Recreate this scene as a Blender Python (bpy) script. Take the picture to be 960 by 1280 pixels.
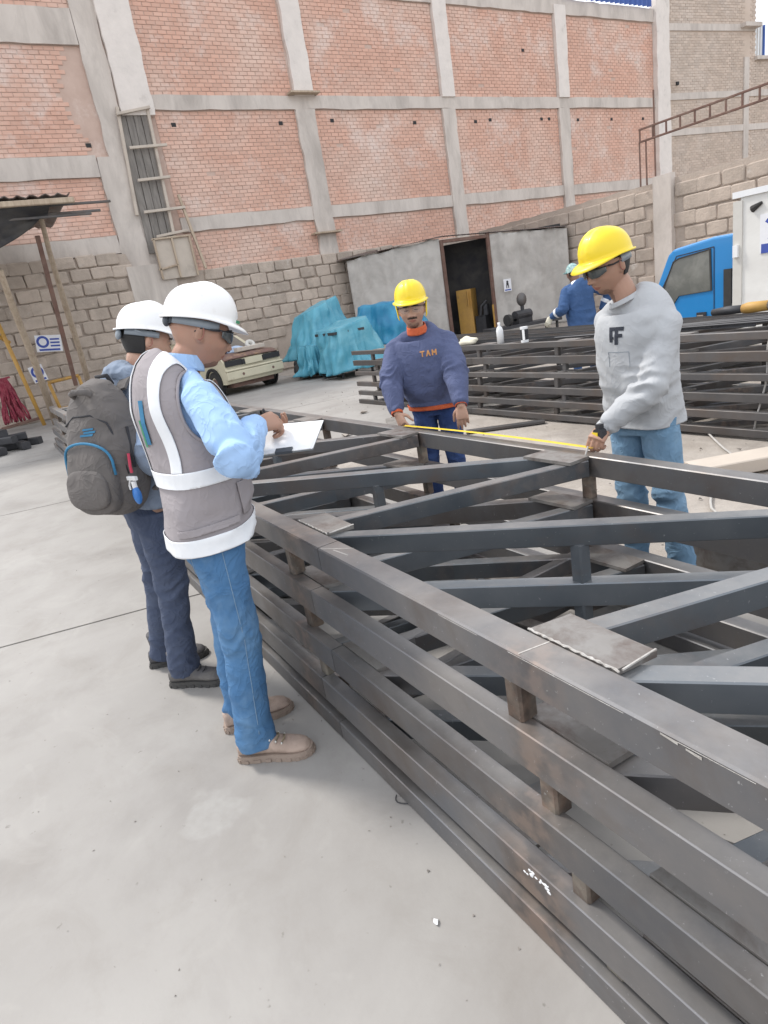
import bpy, bmesh, math, random
import numpy as np
from mathutils import Vector, Matrix, noise
from mathutils.bvhtree import BVHTree
for o in list(bpy.data.objects): bpy.data.objects.remove(o)
random.seed(7)
S = bpy.context.scene
COL = S.collection
PI = math.pi
# ---------------------------------------------------------------- camera
CAMH = 1.60
R3 = Matrix(((0.526093, -0.18470326, 0.83012702), (0.83519294, 0.29614729, -0.46341076), (-0.16024639, 0.93711338, 0.31006388)))
cam = bpy.data.objects.new('camera', bpy.data.cameras.new('camera'))
COL.objects.link(cam)
cam.matrix_world = Matrix.Translation((0, 0, CAMH)) @ R3.to_4x4()
cam.data.sensor_fit = 'VERTICAL'; cam.data.sensor_height = 36.0
cam.data.lens = 36.0 * 800 / 1280
cam.data.clip_start = 0.05; cam.data.clip_end = 2000
S.camera = cam
# ---------------------------------------------------------------- sky, sun, exposure
SUN_EL, SUN_AZ = math.radians(52), math.radians(205)      # direction the light comes from, in the XY plane
W = bpy.data.worlds.new('World'); S.world = W; W.use_nodes = True
wn = W.node_tree.nodes; wl = W.node_tree.links; wn.clear()
wo = wn.new('ShaderNodeOutputWorld'); bg = wn.new('ShaderNodeBackground')
sky = wn.new('ShaderNodeTexSky'); sky.sky_type = 'NISHITA'; sky.sun_disc = False
sky.sun_elevation = SUN_EL; sky.sun_rotation = PI/2 - SUN_AZ
cl = wn.new('ShaderNodeTexNoise'); cl.inputs['Scale'].default_value = 2.2; cl.inputs['Detail'].default_value = 6
tc = wn.new('ShaderNodeTexCoord'); wl.new(tc.outputs['Generated'], cl.inputs['Vector'])
cr = wn.new('ShaderNodeValToRGB'); cr.color_ramp.elements[0].position = .3; cr.color_ramp.elements[1].position = .7
cr.color_ramp.elements[0].color = (8.2, 8.5, 9.0, 1); cr.color_ramp.elements[1].color = (11.2, 11.2, 11.2, 1)
wl.new(cl.outputs['Fac'], cr.inputs['Fac'])
wm = wn.new('ShaderNodeMixRGB'); wm.inputs['Fac'].default_value = 0.72
wl.new(sky.outputs['Color'], wm.inputs['Color1']); wl.new(cr.outputs['Color'], wm.inputs['Color2'])
wl.new(wm.outputs['Color'], bg.inputs['Color']); bg.inputs['Strength'].default_value = 0.12
wl.new(bg.outputs['Background'], wo.inputs['Surface'])
sun = bpy.data.objects.new('sun', bpy.data.lights.new('sun', 'SUN')); COL.objects.link(sun)
sun.data.energy = 1.8; sun.data.angle = math.radians(10); sun.data.color = (1, .96, .9)
sd = Vector((math.cos(SUN_AZ)*math.cos(SUN_EL), math.sin(SUN_AZ)*math.cos(SUN_EL), math.sin(SUN_EL)))
sun.rotation_euler = sd.to_track_quat('Z', 'Y').to_euler()
S.view_settings.view_transform = 'Standard'; S.view_settings.look = 'None'
S.view_settings.exposure = 0.62; S.view_settings.gamma = 1
S.render.engine = 'CYCLES'

# ---------------------------------------------------------------- helpers
def V(*a): return Vector(a)
def wmat(o):
    m = Matrix.LocRotScale(o.location, o.rotation_euler, None)
    return (wmat(o.parent) @ m) if o.parent else m
def thing(name, label, cat, loc=(0, 0, 0), rotz=0, group=None, parent=None):
    o = bpy.data.objects.new(name, None); COL.objects.link(o)
    o.location = loc; o.rotation_euler = (0, 0, rotz); o.empty_display_size = .1
    if parent: o.parent = parent
    else: tag(o, label, cat, group)
    return o
def tag(o, label=None, cat=None, group=None, kind=None):
    if label: o['label'] = label
    if cat: o['category'] = cat
    if group: o['group'] = group
    if kind: o['kind'] = kind
    return o
class MB:
    def __init__(s): s.v = []; s.f = []; s.m = []
    def add(s, vs, fs, mi=0):
        n = len(s.v); s.v += [tuple(v) for v in vs]; s.f += [tuple(i+n for i in f) for f in fs]; s.m += [mi]*len(fs)
    def box(s, c, d, rz=0, M=None, mi=0):
        x, y, z = [k/2 for k in d]
        q = [V(a, b, e) for a in (-x, x) for b in (-y, y) for e in (-z, z)]
        T = Matrix.Translation(c) @ (M.to_4x4() if M is not None else Matrix.Rotation(rz, 4, 'Z'))
        s.add([T @ p for p in q], [(0, 1, 3, 2), (4, 6, 7, 5), (0, 4, 5, 1), (2, 3, 7, 6), (0, 2, 6, 4), (1, 5, 7, 3)], mi)
        return s
    def prism(s, poly, z0, z1, mi=0):
        n = len(poly)
        s.add([(p[0], p[1], z0) for p in poly] + [(p[0], p[1], z1) for p in poly],
              [tuple(range(n-1, -1, -1)), tuple(range(n, 2*n))] + [(i, (i+1) % n, n+(i+1) % n, n+i) for i in range(n)], mi)
        return s
    def sweep(s, prof, p0, p1, up=(0, 0, 1), mi=0, tw=1.0):
        p0, p1 = V(*p0), V(*p1); t = (p1-p0).normalized(); sd = t.cross(V(*up)).normalized(); u = sd.cross(t)
        n = len(prof)
        vs = [p + sd*a + u*b for p in (p0, p1) for a, b in prof]
        s.add(vs, [tuple(range(n-1, -1, -1)), tuple(range(n, 2*n))] + [(i, (i+1) % n, n+(i+1) % n, n+i) for i in range(n)][::1], mi)
        return s
    def bar(s, p0, p1, w, h, up=(0, 0, 1), ch=.12, mi=0):
        a, b = w/2, h/2; c = min(w, h)*ch
        return s.sweep([(-a+c, -b), (a-c, -b), (a, -b+c), (a, b-c), (a-c, b), (-a+c, b), (-a, b-c), (-a, -b+c)], p0, p1, up, mi)
    def tube(s, pts, r, n=8, mi=0, cap=True):
        pts = [V(*p) for p in pts]; m = len(pts)
        rs = r if isinstance(r, (list, tuple)) else [r]*m
        t0 = (pts[1]-pts[0]).normalized(); a = t0.orthogonal().normalized(); vs = []
        for i, p in enumerate(pts):
            t = (pts[min(i+1, m-1)]-pts[max(i-1, 0)]).normalized()
            a = (a - t*a.dot(t)).normalized(); b = t.cross(a)
            vs += [p + (a*math.cos(2*PI*k/n) + b*math.sin(2*PI*k/n))*rs[i] for k in range(n)]
        fs = [(i*n+k, i*n+(k+1) % n, (i+1)*n+(k+1) % n, (i+1)*n+k) for i in range(m-1) for k in range(n)]
        if cap: fs += [tuple(range(n-1, -1, -1)), tuple(range((m-1)*n, m*n))]
        s.add(vs, fs, mi); return s
    def cyl(s, p0, p1, r, n=16, mi=0): return s.tube([p0, p1], r, n, mi)
    def ell(s, c, r, nu=20, nv=12, M=None, mi=0):
        vs = []; fs = []
        for j in range(nv+1):
            th = PI*j/nv
            for i in range(nu):
                p = V(r[0]*math.sin(th)*math.cos(2*PI*i/nu), r[1]*math.sin(th)*math.sin(2*PI*i/nu), r[2]*math.cos(th))
                vs.append((M @ p if M is not None else p) + V(*c))
        for j in range(nv):
            for i in range(nu):
                fs.append((j*nu+i, (j+1)*nu+i, (j+1)*nu+(i+1) % nu, j*nu+(i+1) % nu))
        s.add(vs, fs, mi); return s
    def lathe(s, prof, c=(0, 0, 0), n=20, M=None, mi=0):
        vs = []
        for r, z in prof:
            for i in range(n):
                p = V(r*math.cos(2*PI*i/n), r*math.sin(2*PI*i/n), z); vs.append((M @ p if M is not None else p)+V(*c))
        fs = [(j*n+i, j*n+(i+1) % n, (j+1)*n+(i+1) % n, (j+1)*n+i) for j in range(len(prof)-1) for i in range(n)]
        s.add(vs, fs, mi); return s
    def mesh(s, name, mats, smooth=False):
        me = bpy.data.meshes.new(name); me.from_pydata(s.v, [], s.f)
        for m in (mats if isinstance(mats, (list, tuple)) else [mats]): me.materials.append(m)
        me.polygons.foreach_set('material_index', s.m)
        if smooth: me.polygons.foreach_set('use_smooth', [True]*len(s.f))
        me.update(); return me
    def build(s, name, mats, parent=None, smooth=False, local=False, label=None, cat=None, group=None, kind=None):
        if parent is not None and not local:
            Mi = wmat(parent).inverted(); s.v = [tuple(Mi @ V(*v)) for v in s.v]
        o = bpy.data.objects.new(name, s.mesh(name, mats, smooth)); COL.objects.link(o)
        if parent is not None: o.parent = parent
        return tag(o, label, cat, group, kind)
def inst(name, me, M, parent=None):
    o = bpy.data.objects.new(name, me); COL.objects.link(o)
    if parent is not None:
        o.parent = parent; M = wmat(parent).inverted() @ M
    o.matrix_basis = M
    return o
def copytree(o, parent=None):
    c = o.copy(); COL.objects.link(c); c.parent = parent
    for ch in list(o.children): copytree(ch, c)
    return c

# ---------------------------------------------------------------- materials
def ramp(n, l, fac, stops):
    r = n.new('ShaderNodeValToRGB'); e = r.color_ramp.elements
    while len(e) < len(stops): e.new(.5)
    for k, (p, c) in enumerate(stops):
        e[k].position = p; e[k].color = (c if isinstance(c, tuple) else (c, c, c))[:3] + (1,)
    l.new(fac, r.inputs['Fac']); return r.outputs['Color']
def tex(n, l, kind, scale, vec, **k):
    t = n.new(kind); t.inputs['Scale'].default_value = scale
    for a, b in k.items(): t.inputs[a].default_value = b
    l.new(vec, t.inputs['Vector']); return t
def mixc(n, l, fac, a, b, mode='MIX'):
    m = n.new('ShaderNodeMixRGB'); m.blend_type = mode
    for s, v in (('Fac', fac), ('Color1', a), ('Color2', b)):
        if isinstance(v, bpy.types.NodeSocket): l.new(v, m.inputs[s])
        elif s == 'Fac': m.inputs[s].default_value = v
        else: m.inputs[s].default_value = tuple(v[:3]) + (1,)
    return m.outputs['Color']
def mat(name, c1, c2=None, c3=None, scale=4, rough=.7, rough2=None, metal=0, bump=.15, bscale=30, bdist=.004, stain=2.0, thr=(.45, .7),
        island=0.0, stretch=None, spec=None, alpha=None, trans=0, coat=0, sheen=0, world=False, extra=None, fold=0):
    m = bpy.data.materials.new(name); m.use_nodes = True; n = m.node_tree.nodes; l = m.node_tree.links
    b = n['Principled BSDF']; tcn = n.new('ShaderNodeTexCoord'); vec = tcn.outputs['Object']
    if world: vec = n.new('ShaderNodeNewGeometry').outputs['Position']
    if stretch:
        mp = n.new('ShaderNodeMapping'); mp.inputs['Scale'].default_value = stretch; l.new(vec, mp.inputs['Vector']); vec = mp.outputs['Vector']
    c2 = c2 or tuple(k*.8 for k in c1)
    n1 = tex(n, l, 'ShaderNodeTexNoise', scale, vec, Detail=6, Roughness=.6)
    col = ramp(n, l, n1.outputs['Fac'], [(.32, c1), (.68, c2)])
    if c3:
        n2 = tex(n, l, 'ShaderNodeTexNoise', stain, vec, Detail=8, Roughness=.65, Distortion=.4)
        f = ramp(n, l, n2.outputs['Fac'], [(thr[0], 0.), (thr[1], 1.)]); col = mixc(n, l, f, col, c3)
    if island:
        g = n.new('ShaderNodeNewGeometry')
        oi = n.new('ShaderNodeObjectInfo'); ad = n.new('ShaderNodeMath'); ad.operation = 'ADD'
        l.new(g.outputs['Random Per Island'], ad.inputs[0]); l.new(oi.outputs['Random'], ad.inputs[1])
        fr = n.new('ShaderNodeMath'); fr.operation = 'FRACT'; l.new(ad.outputs[0], fr.inputs[0])
        k = ramp(n, l, fr.outputs[0], [(0, 1-island), (1, 1+island*.6)]); col = mixc(n, l, 1.0, col, k, 'MULTIPLY')
    if extra: col = extra(n, l, vec, col, b)
    l.new(col, b.inputs['Base Color'])
    b.inputs['Metallic'].default_value = metal
    rr = ramp(n, l, n1.outputs['Fac'], [(.3, rough), (.7, rough2 if rough2 is not None else min(1, rough+.12))]); l.new(rr, b.inputs['Roughness'])
    if spec is not None: b.inputs['Specular IOR Level'].default_value = spec
    if alpha is not None: b.inputs['Alpha'].default_value = alpha
    if trans: b.inputs['Transmission Weight'].default_value = trans
    if coat: b.inputs['Coat Weight'].default_value = coat
    if sheen: b.inputs['Sheen Weight'].default_value = sheen
    if bump:
        n3 = tex(n, l, 'ShaderNodeTexNoise', bscale, vec, Detail=8, Roughness=.6)
        bp = n.new('ShaderNodeBump'); bp.inputs['Strength'].default_value = bump; bp.inputs['Distance'].default_value = bdist
        l.new(n3.outputs['Fac'], bp.inputs['Height']); l.new(bp.outputs['Normal'], b.inputs['Normal'])
        if fold:
            n4 = tex(n, l, 'ShaderNodeTexNoise', 8.5, vec, Detail=2, Roughness=.5, Distortion=1.6)
            rg = ramp(n, l, n4.outputs['Fac'], [(.30, 0.), (.46, .55), (.50, 1.), (.54, .5), (.72, .05)])
            b2_ = n.new('ShaderNodeBump'); b2_.inputs['Strength'].default_value = fold; b2_.inputs['Distance'].default_value = .012
            l.new(rg, b2_.inputs['Height']); l.new(bp.outputs['Normal'], b2_.inputs['Normal']); l.new(b2_.outputs['Normal'], b.inputs['Normal'])
    return m
def steel_extra(n, l, vec, col, b):
    # rust and weld burn round the nodes of the truss, every 1.33 m along X (a fixed stain of the metal)
    g = n.new('ShaderNodeNewGeometry').outputs['Position']
    sx = n.new('ShaderNodeSeparateXYZ'); l.new(g, sx.inputs[0])
    def M(op, a, bb=None):
        q = n.new('ShaderNodeMath'); q.operation = op
        for i, v in enumerate((a, bb)):
            if v is None: continue
            if isinstance(v, bpy.types.NodeSocket): l.new(v, q.inputs[i])
            else: q.inputs[i].default_value = v
        return q.outputs[0]
    wob = tex(n, l, 'ShaderNodeTexNoise', 7, g, Detail=4).outputs['Fac']
    near = M('LESS_THAN', sx.outputs['Y'], 1.6)
    ph = M('ADD', sx.outputs['X'], M('ADD', .67, M('MULTIPLY', near, .29)))
    d = M('ABSOLUTE', M('SUBTRACT', M('FRACT', M('ADD', M('DIVIDE', ph, 1.33), .5)), .5))
    inside = M('MULTIPLY', M('GREATER_THAN', sx.outputs['Y'], .98), M('LESS_THAN', sx.outputs['Y'], 2.08))
    k = M('SUBTRACT', 1.0, M('MULTIPLY', M('SUBTRACT', M('ADD', d, M('MULTIPLY', wob, .2)), .12), 11.0))
    k = M('MULTIPLY', M('MAXIMUM', M('MINIMUM', k, 1.0), 0.0), M('SUBTRACT', 1.0, M('MULTIPLY', inside, .6)))
    bn = tex(n, l, 'ShaderNodeTexNoise', 20, g, Detail=5).outputs['Fac']
    burn = ramp(n, l, bn, [(.42, (.10, .08, .07)), (.6, (.30, .21, .16))])
    col = mixc(n, l, M('MULTIPLY', k, .48), col, burn)
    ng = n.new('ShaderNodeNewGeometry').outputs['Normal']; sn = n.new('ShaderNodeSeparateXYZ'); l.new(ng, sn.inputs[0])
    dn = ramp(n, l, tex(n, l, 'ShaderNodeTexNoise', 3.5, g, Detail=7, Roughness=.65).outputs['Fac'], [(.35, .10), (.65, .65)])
    up = M('MULTIPLY', M('POWER', M('MAXIMUM', sn.outputs['Z'], 0.0), 6.0), dn)      # patchy paler tone on faces that look up
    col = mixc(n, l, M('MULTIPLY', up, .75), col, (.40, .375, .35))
    sc = tex(n, l, 'ShaderNodeTexNoise', 60, g, Detail=3, Roughness=.8).outputs['Fac']
    col = mixc(n, l, ramp(n, l, sc, [(.66, 0.), (.74, .6)]), col, (.5, .5, .5))
    return col
def conc(n, l, v, c):
    nz = lambda sc, **k: tex(n, l, 'ShaderNodeTexNoise', sc, v, **k).outputs['Fac']
    c = mixc(n, l, ramp(n, l, nz(.7, Detail=7, Distortion=1.0), [(.48, 0.), (.72, .4)]), c, (.40, .385, .365))
    c = mixc(n, l, ramp(n, l, nz(2.6, Detail=9, Roughness=.7, Distortion=.6), [(.50, 0.), (.68, .34)]), c, (.25, .228, .205))
    c = mixc(n, l, ramp(n, l, nz(1.7, Detail=4, Distortion=2.5), [(.60, 0.), (.66, .12), (.72, 0.)]), c, (.45, .43, .40))
    c = mixc(n, l, ramp(n, l, nz(26, Detail=3), [(.70, 0.), (.76, .6)]), c, (.15, .135, .12))
    # trowelled repair near the men's feet
    vm = n.new('ShaderNodeVectorMath'); vm.operation = 'DISTANCE'; l.new(v, vm.inputs[0]); vm.inputs[1].default_value = (-2.0, .225, 0)
    ad = n.new('ShaderNodeMath'); ad.operation = 'MULTIPLY_ADD'; l.new(nz(9, Detail=6), ad.inputs[0]); ad.inputs[1].default_value = .22; l.new(vm.outputs['Value'], ad.inputs[2])
    f = ramp(n, l, ad.outputs[0], [(.20, .38), (.235, 0.)]); c = mixc(n, l, f, c, mixc(n, l, nz(30, Detail=4), (.50, .49, .47), (.30, .29, .27)))
    return c
M = {}
def MM(k, *a, **kw): M[k] = mat(k, *a, **kw)
MM('concrete', (.345, .328, .308), (.31, .293, .275), (.255, .238, .222), scale=1.3, rough=.75, rough2=.9, bump=.25, bscale=35, bdist=.003, stain=1.1, thr=(.5, .75), world=True,
   extra=lambda n, l, v, c, b: mixc(n, l, ramp(n, l, tex(n, l, 'ShaderNodeTexNoise', 9, v, Detail=5, Roughness=.7).outputs['Fac'], [(.70, 0.), (.78, .45)]),
        mixc(n, l, ramp(n, l, tex(n, l, 'ShaderNodeTexNoise', .7, v, Detail=7, Distortion=1.0).outputs['Fac'], [(.5, 0.), (.72, .35)]), c, (.45, .44, .425)), (.2, .18, .165)) if 0 else conc(n, l, v, c))
MM('slab_patch', (.40, .395, .38), (.35, .34, .33), scale=12, rough=.9, bump=.8, bscale=22, bdist=.006)
MM('dirt', (.33, .29, .25), (.42, .38, .34), (.24, .21, .185), scale=2.5, rough=.95, bump=.8, bscale=18, bdist=.02, stain=1.2, world=True)
MM('rubble', (.35, .32, .29), (.22, .2, .18), scale=8, rough=.95, island=.35)
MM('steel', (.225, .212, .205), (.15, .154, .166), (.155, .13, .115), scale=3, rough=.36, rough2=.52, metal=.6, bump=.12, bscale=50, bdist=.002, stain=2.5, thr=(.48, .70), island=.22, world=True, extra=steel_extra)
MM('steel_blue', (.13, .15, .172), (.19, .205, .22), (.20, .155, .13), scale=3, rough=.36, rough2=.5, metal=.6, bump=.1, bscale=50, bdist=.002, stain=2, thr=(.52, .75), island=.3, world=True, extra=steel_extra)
MM('steel_plate', (.30, .285, .27), (.24, .225, .21), (.13, .095, .08), scale=6, rough=.4, rough2=.6, metal=.5, bump=.12, stain=9, thr=(.45, .72), world=True)
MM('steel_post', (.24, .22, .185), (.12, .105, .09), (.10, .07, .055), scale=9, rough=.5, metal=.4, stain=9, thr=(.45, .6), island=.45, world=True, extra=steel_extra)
MM('steel_back', (.15, .14, .136), (.10, .098, .10), (.13, .105, .09), scale=3, rough=.45, rough2=.6, metal=.5, stain=2.5, island=.2, world=True)
MM('bead', (.62, .6, .57), (.4, .37, .34), scale=50, rough=.5, metal=.5, bump=.5, bscale=150)
MM('rust_steel', (.20, .11, .085), (.14, .085, .07), (.22, .15, .12), scale=5, rough=.75, metal=.2, stain=4)
MM('black_steel', (.045, .045, .05), (.07, .07, .075), scale=6, rough=.5, metal=.4)
MM('brick', (.66, .41, .32), (.61, .365, .28), (.68, .51, .43), scale=1.1, rough=.9, bump=.3, bscale=40, stain=.5, island=.09, world=True,
   extra=lambda n, l, v, c, b: mixc(n, l, ramp(n, l, tex(n, l, 'ShaderNodeTexNoise', .55, v, Detail=9, Roughness=.75).outputs['Fac'], [(.52, 0.), (.66, .65)]), c, (.74, .65, .60)))
MM('brick_tan', (.55, .45, .38), (.50, .41, .34), (.56, .48, .42), scale=1.2, rough=.92, stain=.5, island=.14, world=True)
MM('mortar', (.56, .42, .355), (.50, .365, .305), scale=3, rough=.95, bump=.5, bscale=30, world=True,
   extra=lambda n, l, v, c, b: mixc(n, l, ramp(n, l, tex(n, l, 'ShaderNodeTexNoise', .55, v, Detail=9, Roughness=.75).outputs['Fac'], [(.52, 0.), (.66, .65)]), c, (.74, .65, .60)))
MM('cast_concrete', (.62, .56, .51), (.54, .485, .44), (.42, .375, .34), scale=2.2, rough=.9, bump=.5, bscale=9, bdist=.02, stain=1.6, stretch=(1, 1, .35), world=True)
MM('white_column', (.74, .68, .635), (.66, .61, .57), (.52, .475, .44), scale=3, rough=.9, stain=3, thr=(.6, .75), bump=.4, bscale=12, bdist=.02, world=True)
MM('block', (.53, .445, .375), (.46, .385, .325), (.37, .31, .26), scale=3, rough=.95, bump=.8, bscale=16, bdist=.02, stain=2.2, island=.14, world=True,
   extra=lambda n, l, v, c, b: mixc(n, l, ramp(n, l, tex(n, l, 'ShaderNodeTexNoise', 1.9, v, Detail=6, Roughness=.7).outputs['Fac'], [(.6, 0.), (.68, .6)]), c, (.62, .57, .52)))
MM('block_mortar', (.47, .395, .335), (.40, .335, .285), scale=3, rough=.95, bump=.8, bscale=18, bdist=.02, world=True)
MM('wood', (.50, .41, .31), (.43, .34, .26), (.33, .25, .18), scale=6, rough=.8, stretch=(6, 6, .6), bump=.3, bscale=20)
MM('grey_board', (.30, .275, .25), (.235, .215, .2), (.18, .165, .15), scale=4, rough=.85, stretch=(5, 5, .7), island=.2, world=True)
MM('pale_ply', (.55, .48, .41), (.48, .42, .36), (.36, .31, .27), scale=3, rough=.85, stain=3, thr=(.55, .8))
MM('yellow_paint', (.52, .30, .07), (.44, .25, .07), (.25, .15, .08), scale=6, rough=.5, stain=8, thr=(.6, .75))
MM('blue_sheet', (.04, .09, .32), (.05, .12, .40), scale=2, rough=.45)
MM('white_sheet', (.75, .77, .78), (.66, .68, .7), scale=3, rough=.5)
MM('cloth_grey', (.54, .51, .475), (.47, .445, .415), (.37, .345, .32), scale=2.5, rough=.95, bump=.3, bscale=60, stain=1.5, world=True)
MM('tarp', (.07, .30, .41), (.11, .37, .47), (.20, .46, .54), scale=3, rough=.38, rough2=.5, bump=.3, bscale=9, bdist=.02, stain=2.5, thr=(.5, .8))
MM('tarp_dark', (.02, .19, .36), (.03, .25, .42), (.06, .33, .50), scale=3, rough=.4, bump=.3, bscale=9, bdist=.02)
MM('car_paint', (.62, .57, .42), (.55, .50, .37), (.33, .24, .17), scale=3, rough=.5, rough2=.7, stain=5, thr=(.62, .75))
MM('car_rust', (.20, .11, .09), (.15, .10, .085), (.38, .24, .15), scale=5, rough=.8, stain=5, thr=(.52, .7))
MM('dark', (.02, .02, .022), (.03, .03, .032), scale=5, rough=.7)
MM('rubber', (.03, .03, .03), (.055, .052, .05), scale=8, rough=.85)
MM('glass_dark', (.05, .06, .065), (.08, .09, .09), scale=1.5, rough=.08, bump=0, spec=.8)
MM('glass_truck', (.17, .17, .15), (.10, .105, .10), (.22, .22, .2), scale=1.2, rough=.07, bump=0, spec=.9, stain=2)
MM('truck_blue', (.012, .20, .50), (.012, .22, .54), scale=1, rough=.3, coat=.4, bump=0)
MM('truck_navy', (.01, .08, .26), (.012, .09, .3), scale=1, rough=.35, bump=0)
MM('truck_white', (.78, .77, .74), (.72, .71, .68), (.6, .58, .55), scale=1.2, rough=.4, bump=.05, stain=.8)
MM('seal_white', (.62, .6, .56), (.55, .53, .49), scale=4, rough=.6)
MM('red', (.5, .03, .07), (.45, .04, .08), scale=5, rough=.5)
MM('maroon', (.28, .035, .06), (.20, .025, .05), (.36, .10, .12), scale=6, rough=.8, stain=9)
MM('sign_white', (.78, .78, .8), (.72, .72, .75), scale=4, rough=.6, bump=0)
MM('sign_blue', (.05, .09, .38), (.05, .08, .33), scale=9, rough=.6, bump=0)
MM('print_black', (.03, .03, .035), scale=9, rough=.6, bump=0)
MM('rag', (.72, .68, .56), (.62, .58, .47), scale=12, rough=.95, bump=.5)
MM('plastic_white', (.8, .8, .8), (.74, .75, .77), scale=4, rough=.35, bump=0)
MM('green', (.05, .28, .14), scale=9, rough=.5, bump=0)
MM('cable', (.5, .48, .45), (.4, .38, .36), scale=9, rough=.7)
MM('corrugated', (.20, .17, .155), (.14, .125, .12), (.17, .10, .075), scale=3, rough=.6, metal=.4, stain=3, world=True)
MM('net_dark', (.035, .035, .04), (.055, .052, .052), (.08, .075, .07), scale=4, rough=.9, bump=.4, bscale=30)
# ================================================================ GROUND
def dip(x, y):
    a = min(max((y-6.9)/2.0, 0), 1); b = min(max((x+11)/2.5, 0), 1)
    return -.32*a*a*(3-2*a)*b*b*(3-2*b)
def axis(lo, hi, a, b, step):
    q = [lo, lo*.5+a*.5, a-8]; k = a
    while k <= b: q.append(k); k += step
    return q + [b+8, b*.5+hi*.5, hi]
xs = axis(-900, 900, -24, 6, .3); ys = axis(-900, 900, -4, 20, .3)
g = MB()
for y in ys:
    for x in xs:
        n_ = noise.noise(V(x*.7, y*.7, 0))*.012 + noise.noise(V(x*2.7, y*2.7, 3))*.006 if (-24 < x < 6 and 2.6 < y < 20) else 0
        g.v.append((x, y, -.022 + dip(x, y) + n_))
nx = len(xs)
for j in range(len(ys)-1):
    for i in range(nx-1): g.f.append((j*nx+i, j*nx+i+1, (j+1)*nx+i+1, (j+1)*nx+i)); g.m.append(0)
ground = g.build('ground', M['dirt'], smooth=True, kind='structure')
# concrete slabs: seams run along (.25,.968)
sl = thing('concrete_pavement', None, None); sl['kind'] = 'structure'
sdir = (.25, .968)
def slab(k, y0, y1, gap=.011):
    xa, xb = -4.19 - 4.06*k + gap, -4.19 - 4.06*(k-1) - gap
    if k == 0: xb = -4.19+4.06*2
    nseg = max(2, int((y1-y0)/.5)); L = []; Rr = []
    for i in range(nseg+1):
        y = y0 + (y1-y0)*i/nseg; xo = y*sdir[0]/sdir[1]
        L.append((xa+xo + noise.noise(V(k*7, y*6, 1))*.004, y)); Rr.append((xb+xo + noise.noise(V(k*7+3, y*6, 2))*.004, y))
    e = [(Rr[-1][0]*(1-t)+L[-1][0]*t, y1 + noise.noise(V(t*9, k, 5))*.12) for t in [i/12 for i in range(1, 12)]]
    poly = L + e[::-1] + Rr[::-1]
    poly = poly[::-1]
    m = MB().prism(poly, -.12, 0)
    return m.build('slab', M['concrete'], sl)
for k in range(0, 5):
    slab(k, -9, {0: 2.75, 1: 2.9, 2: 6.9, 3: 7.0, 4: 7.4}[k])
m = MB(); rr_ = []
for i in range(26):
    a = 2*PI*i/26; r = .10+.035*noise.noise(V(math.cos(a)*1.7, math.sin(a)*1.7, 8)); rr_.append((-2.0+r*1.3*math.cos(a)*.9, .235+r*.8*math.sin(a)))

rb = MB(); random.seed(3)
for i in range(2600):
    if i < 300: x, y, s = random.uniform(-9, 1), random.uniform(-1, 2.2), random.uniform(.0015, .005); z = 0
    elif i < 420: x, y, s = random.uniform(-2.5, .3), random.uniform(.66, 1.1), random.uniform(.003, .008); z = 0
    else:
        x, y, s = random.uniform(-13, 0), random.uniform(2.8, 9), random.uniform(.004, .02)*random.random()**.5; z = -.018+dip(x, y)
        if noise.noise(V(x*.6, y*.6, 0)) < -.1: continue
        if x < -7.7 and y < 7: z = 0
    q = [V(random.uniform(-1, 1), random.uniform(-1, 1), random.uniform(-.2, .9))*s + V(x, y, z) for _ in range(6)]
    rb.add(q, [(0, 1, 2), (0, 2, 3), (3, 4, 5), (1, 4, 2), (2, 4, 5), (0, 5, 1)])
rb.build('gravel', M['rubble'], kind='stuff', label='small chips and gravel scattered over the yard floor')

# ================================================================ WALLS AND BUILDINGS
def noisebox(m, c, d, j, seed, mi=0):
    x, y, z = [k/2 for k in d]
    vs = [V(c[0]+a*x+noise.noise(V(seed, a, b))*j*.3, c[1]+b*y+noise.noise(V(seed+.3, a*2+e, b*3))*j, c[2]+e*z+noise.noise(V(seed+.7, b*2+e, a*3+b))*j) for a in (-1, 1) for b in (-1, 1) for e in (-1, 1)]
    m.add(vs, [(0, 1, 3, 2), (4, 6, 7, 5), (0, 4, 5, 1), (2, 3, 7, 6), (0, 2, 6, 4), (1, 5, 7, 3)], mi)
def placeblocks(parent):
    # the 300 that show largest are blocks of their own, the rest one joined part
    eye = V(0, 0, CAMH); BK.sort(key=lambda q: (q[1].translation-eye).length+(6 if q[1].translation.y < 1.2 else 0)); rest = MB()
    for i, (k, T) in enumerate(BK):
        if i < 300: inst('block', blocks[k], T, parent)
        else: rest.add([T @ v.co for v in blocks[k].vertices], [tuple(p.vertices) for p in blocks[k].polygons])
    if rest.v: rest.build('blockwork', M['block'], parent, kind='stuff')
    BK.clear()
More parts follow.
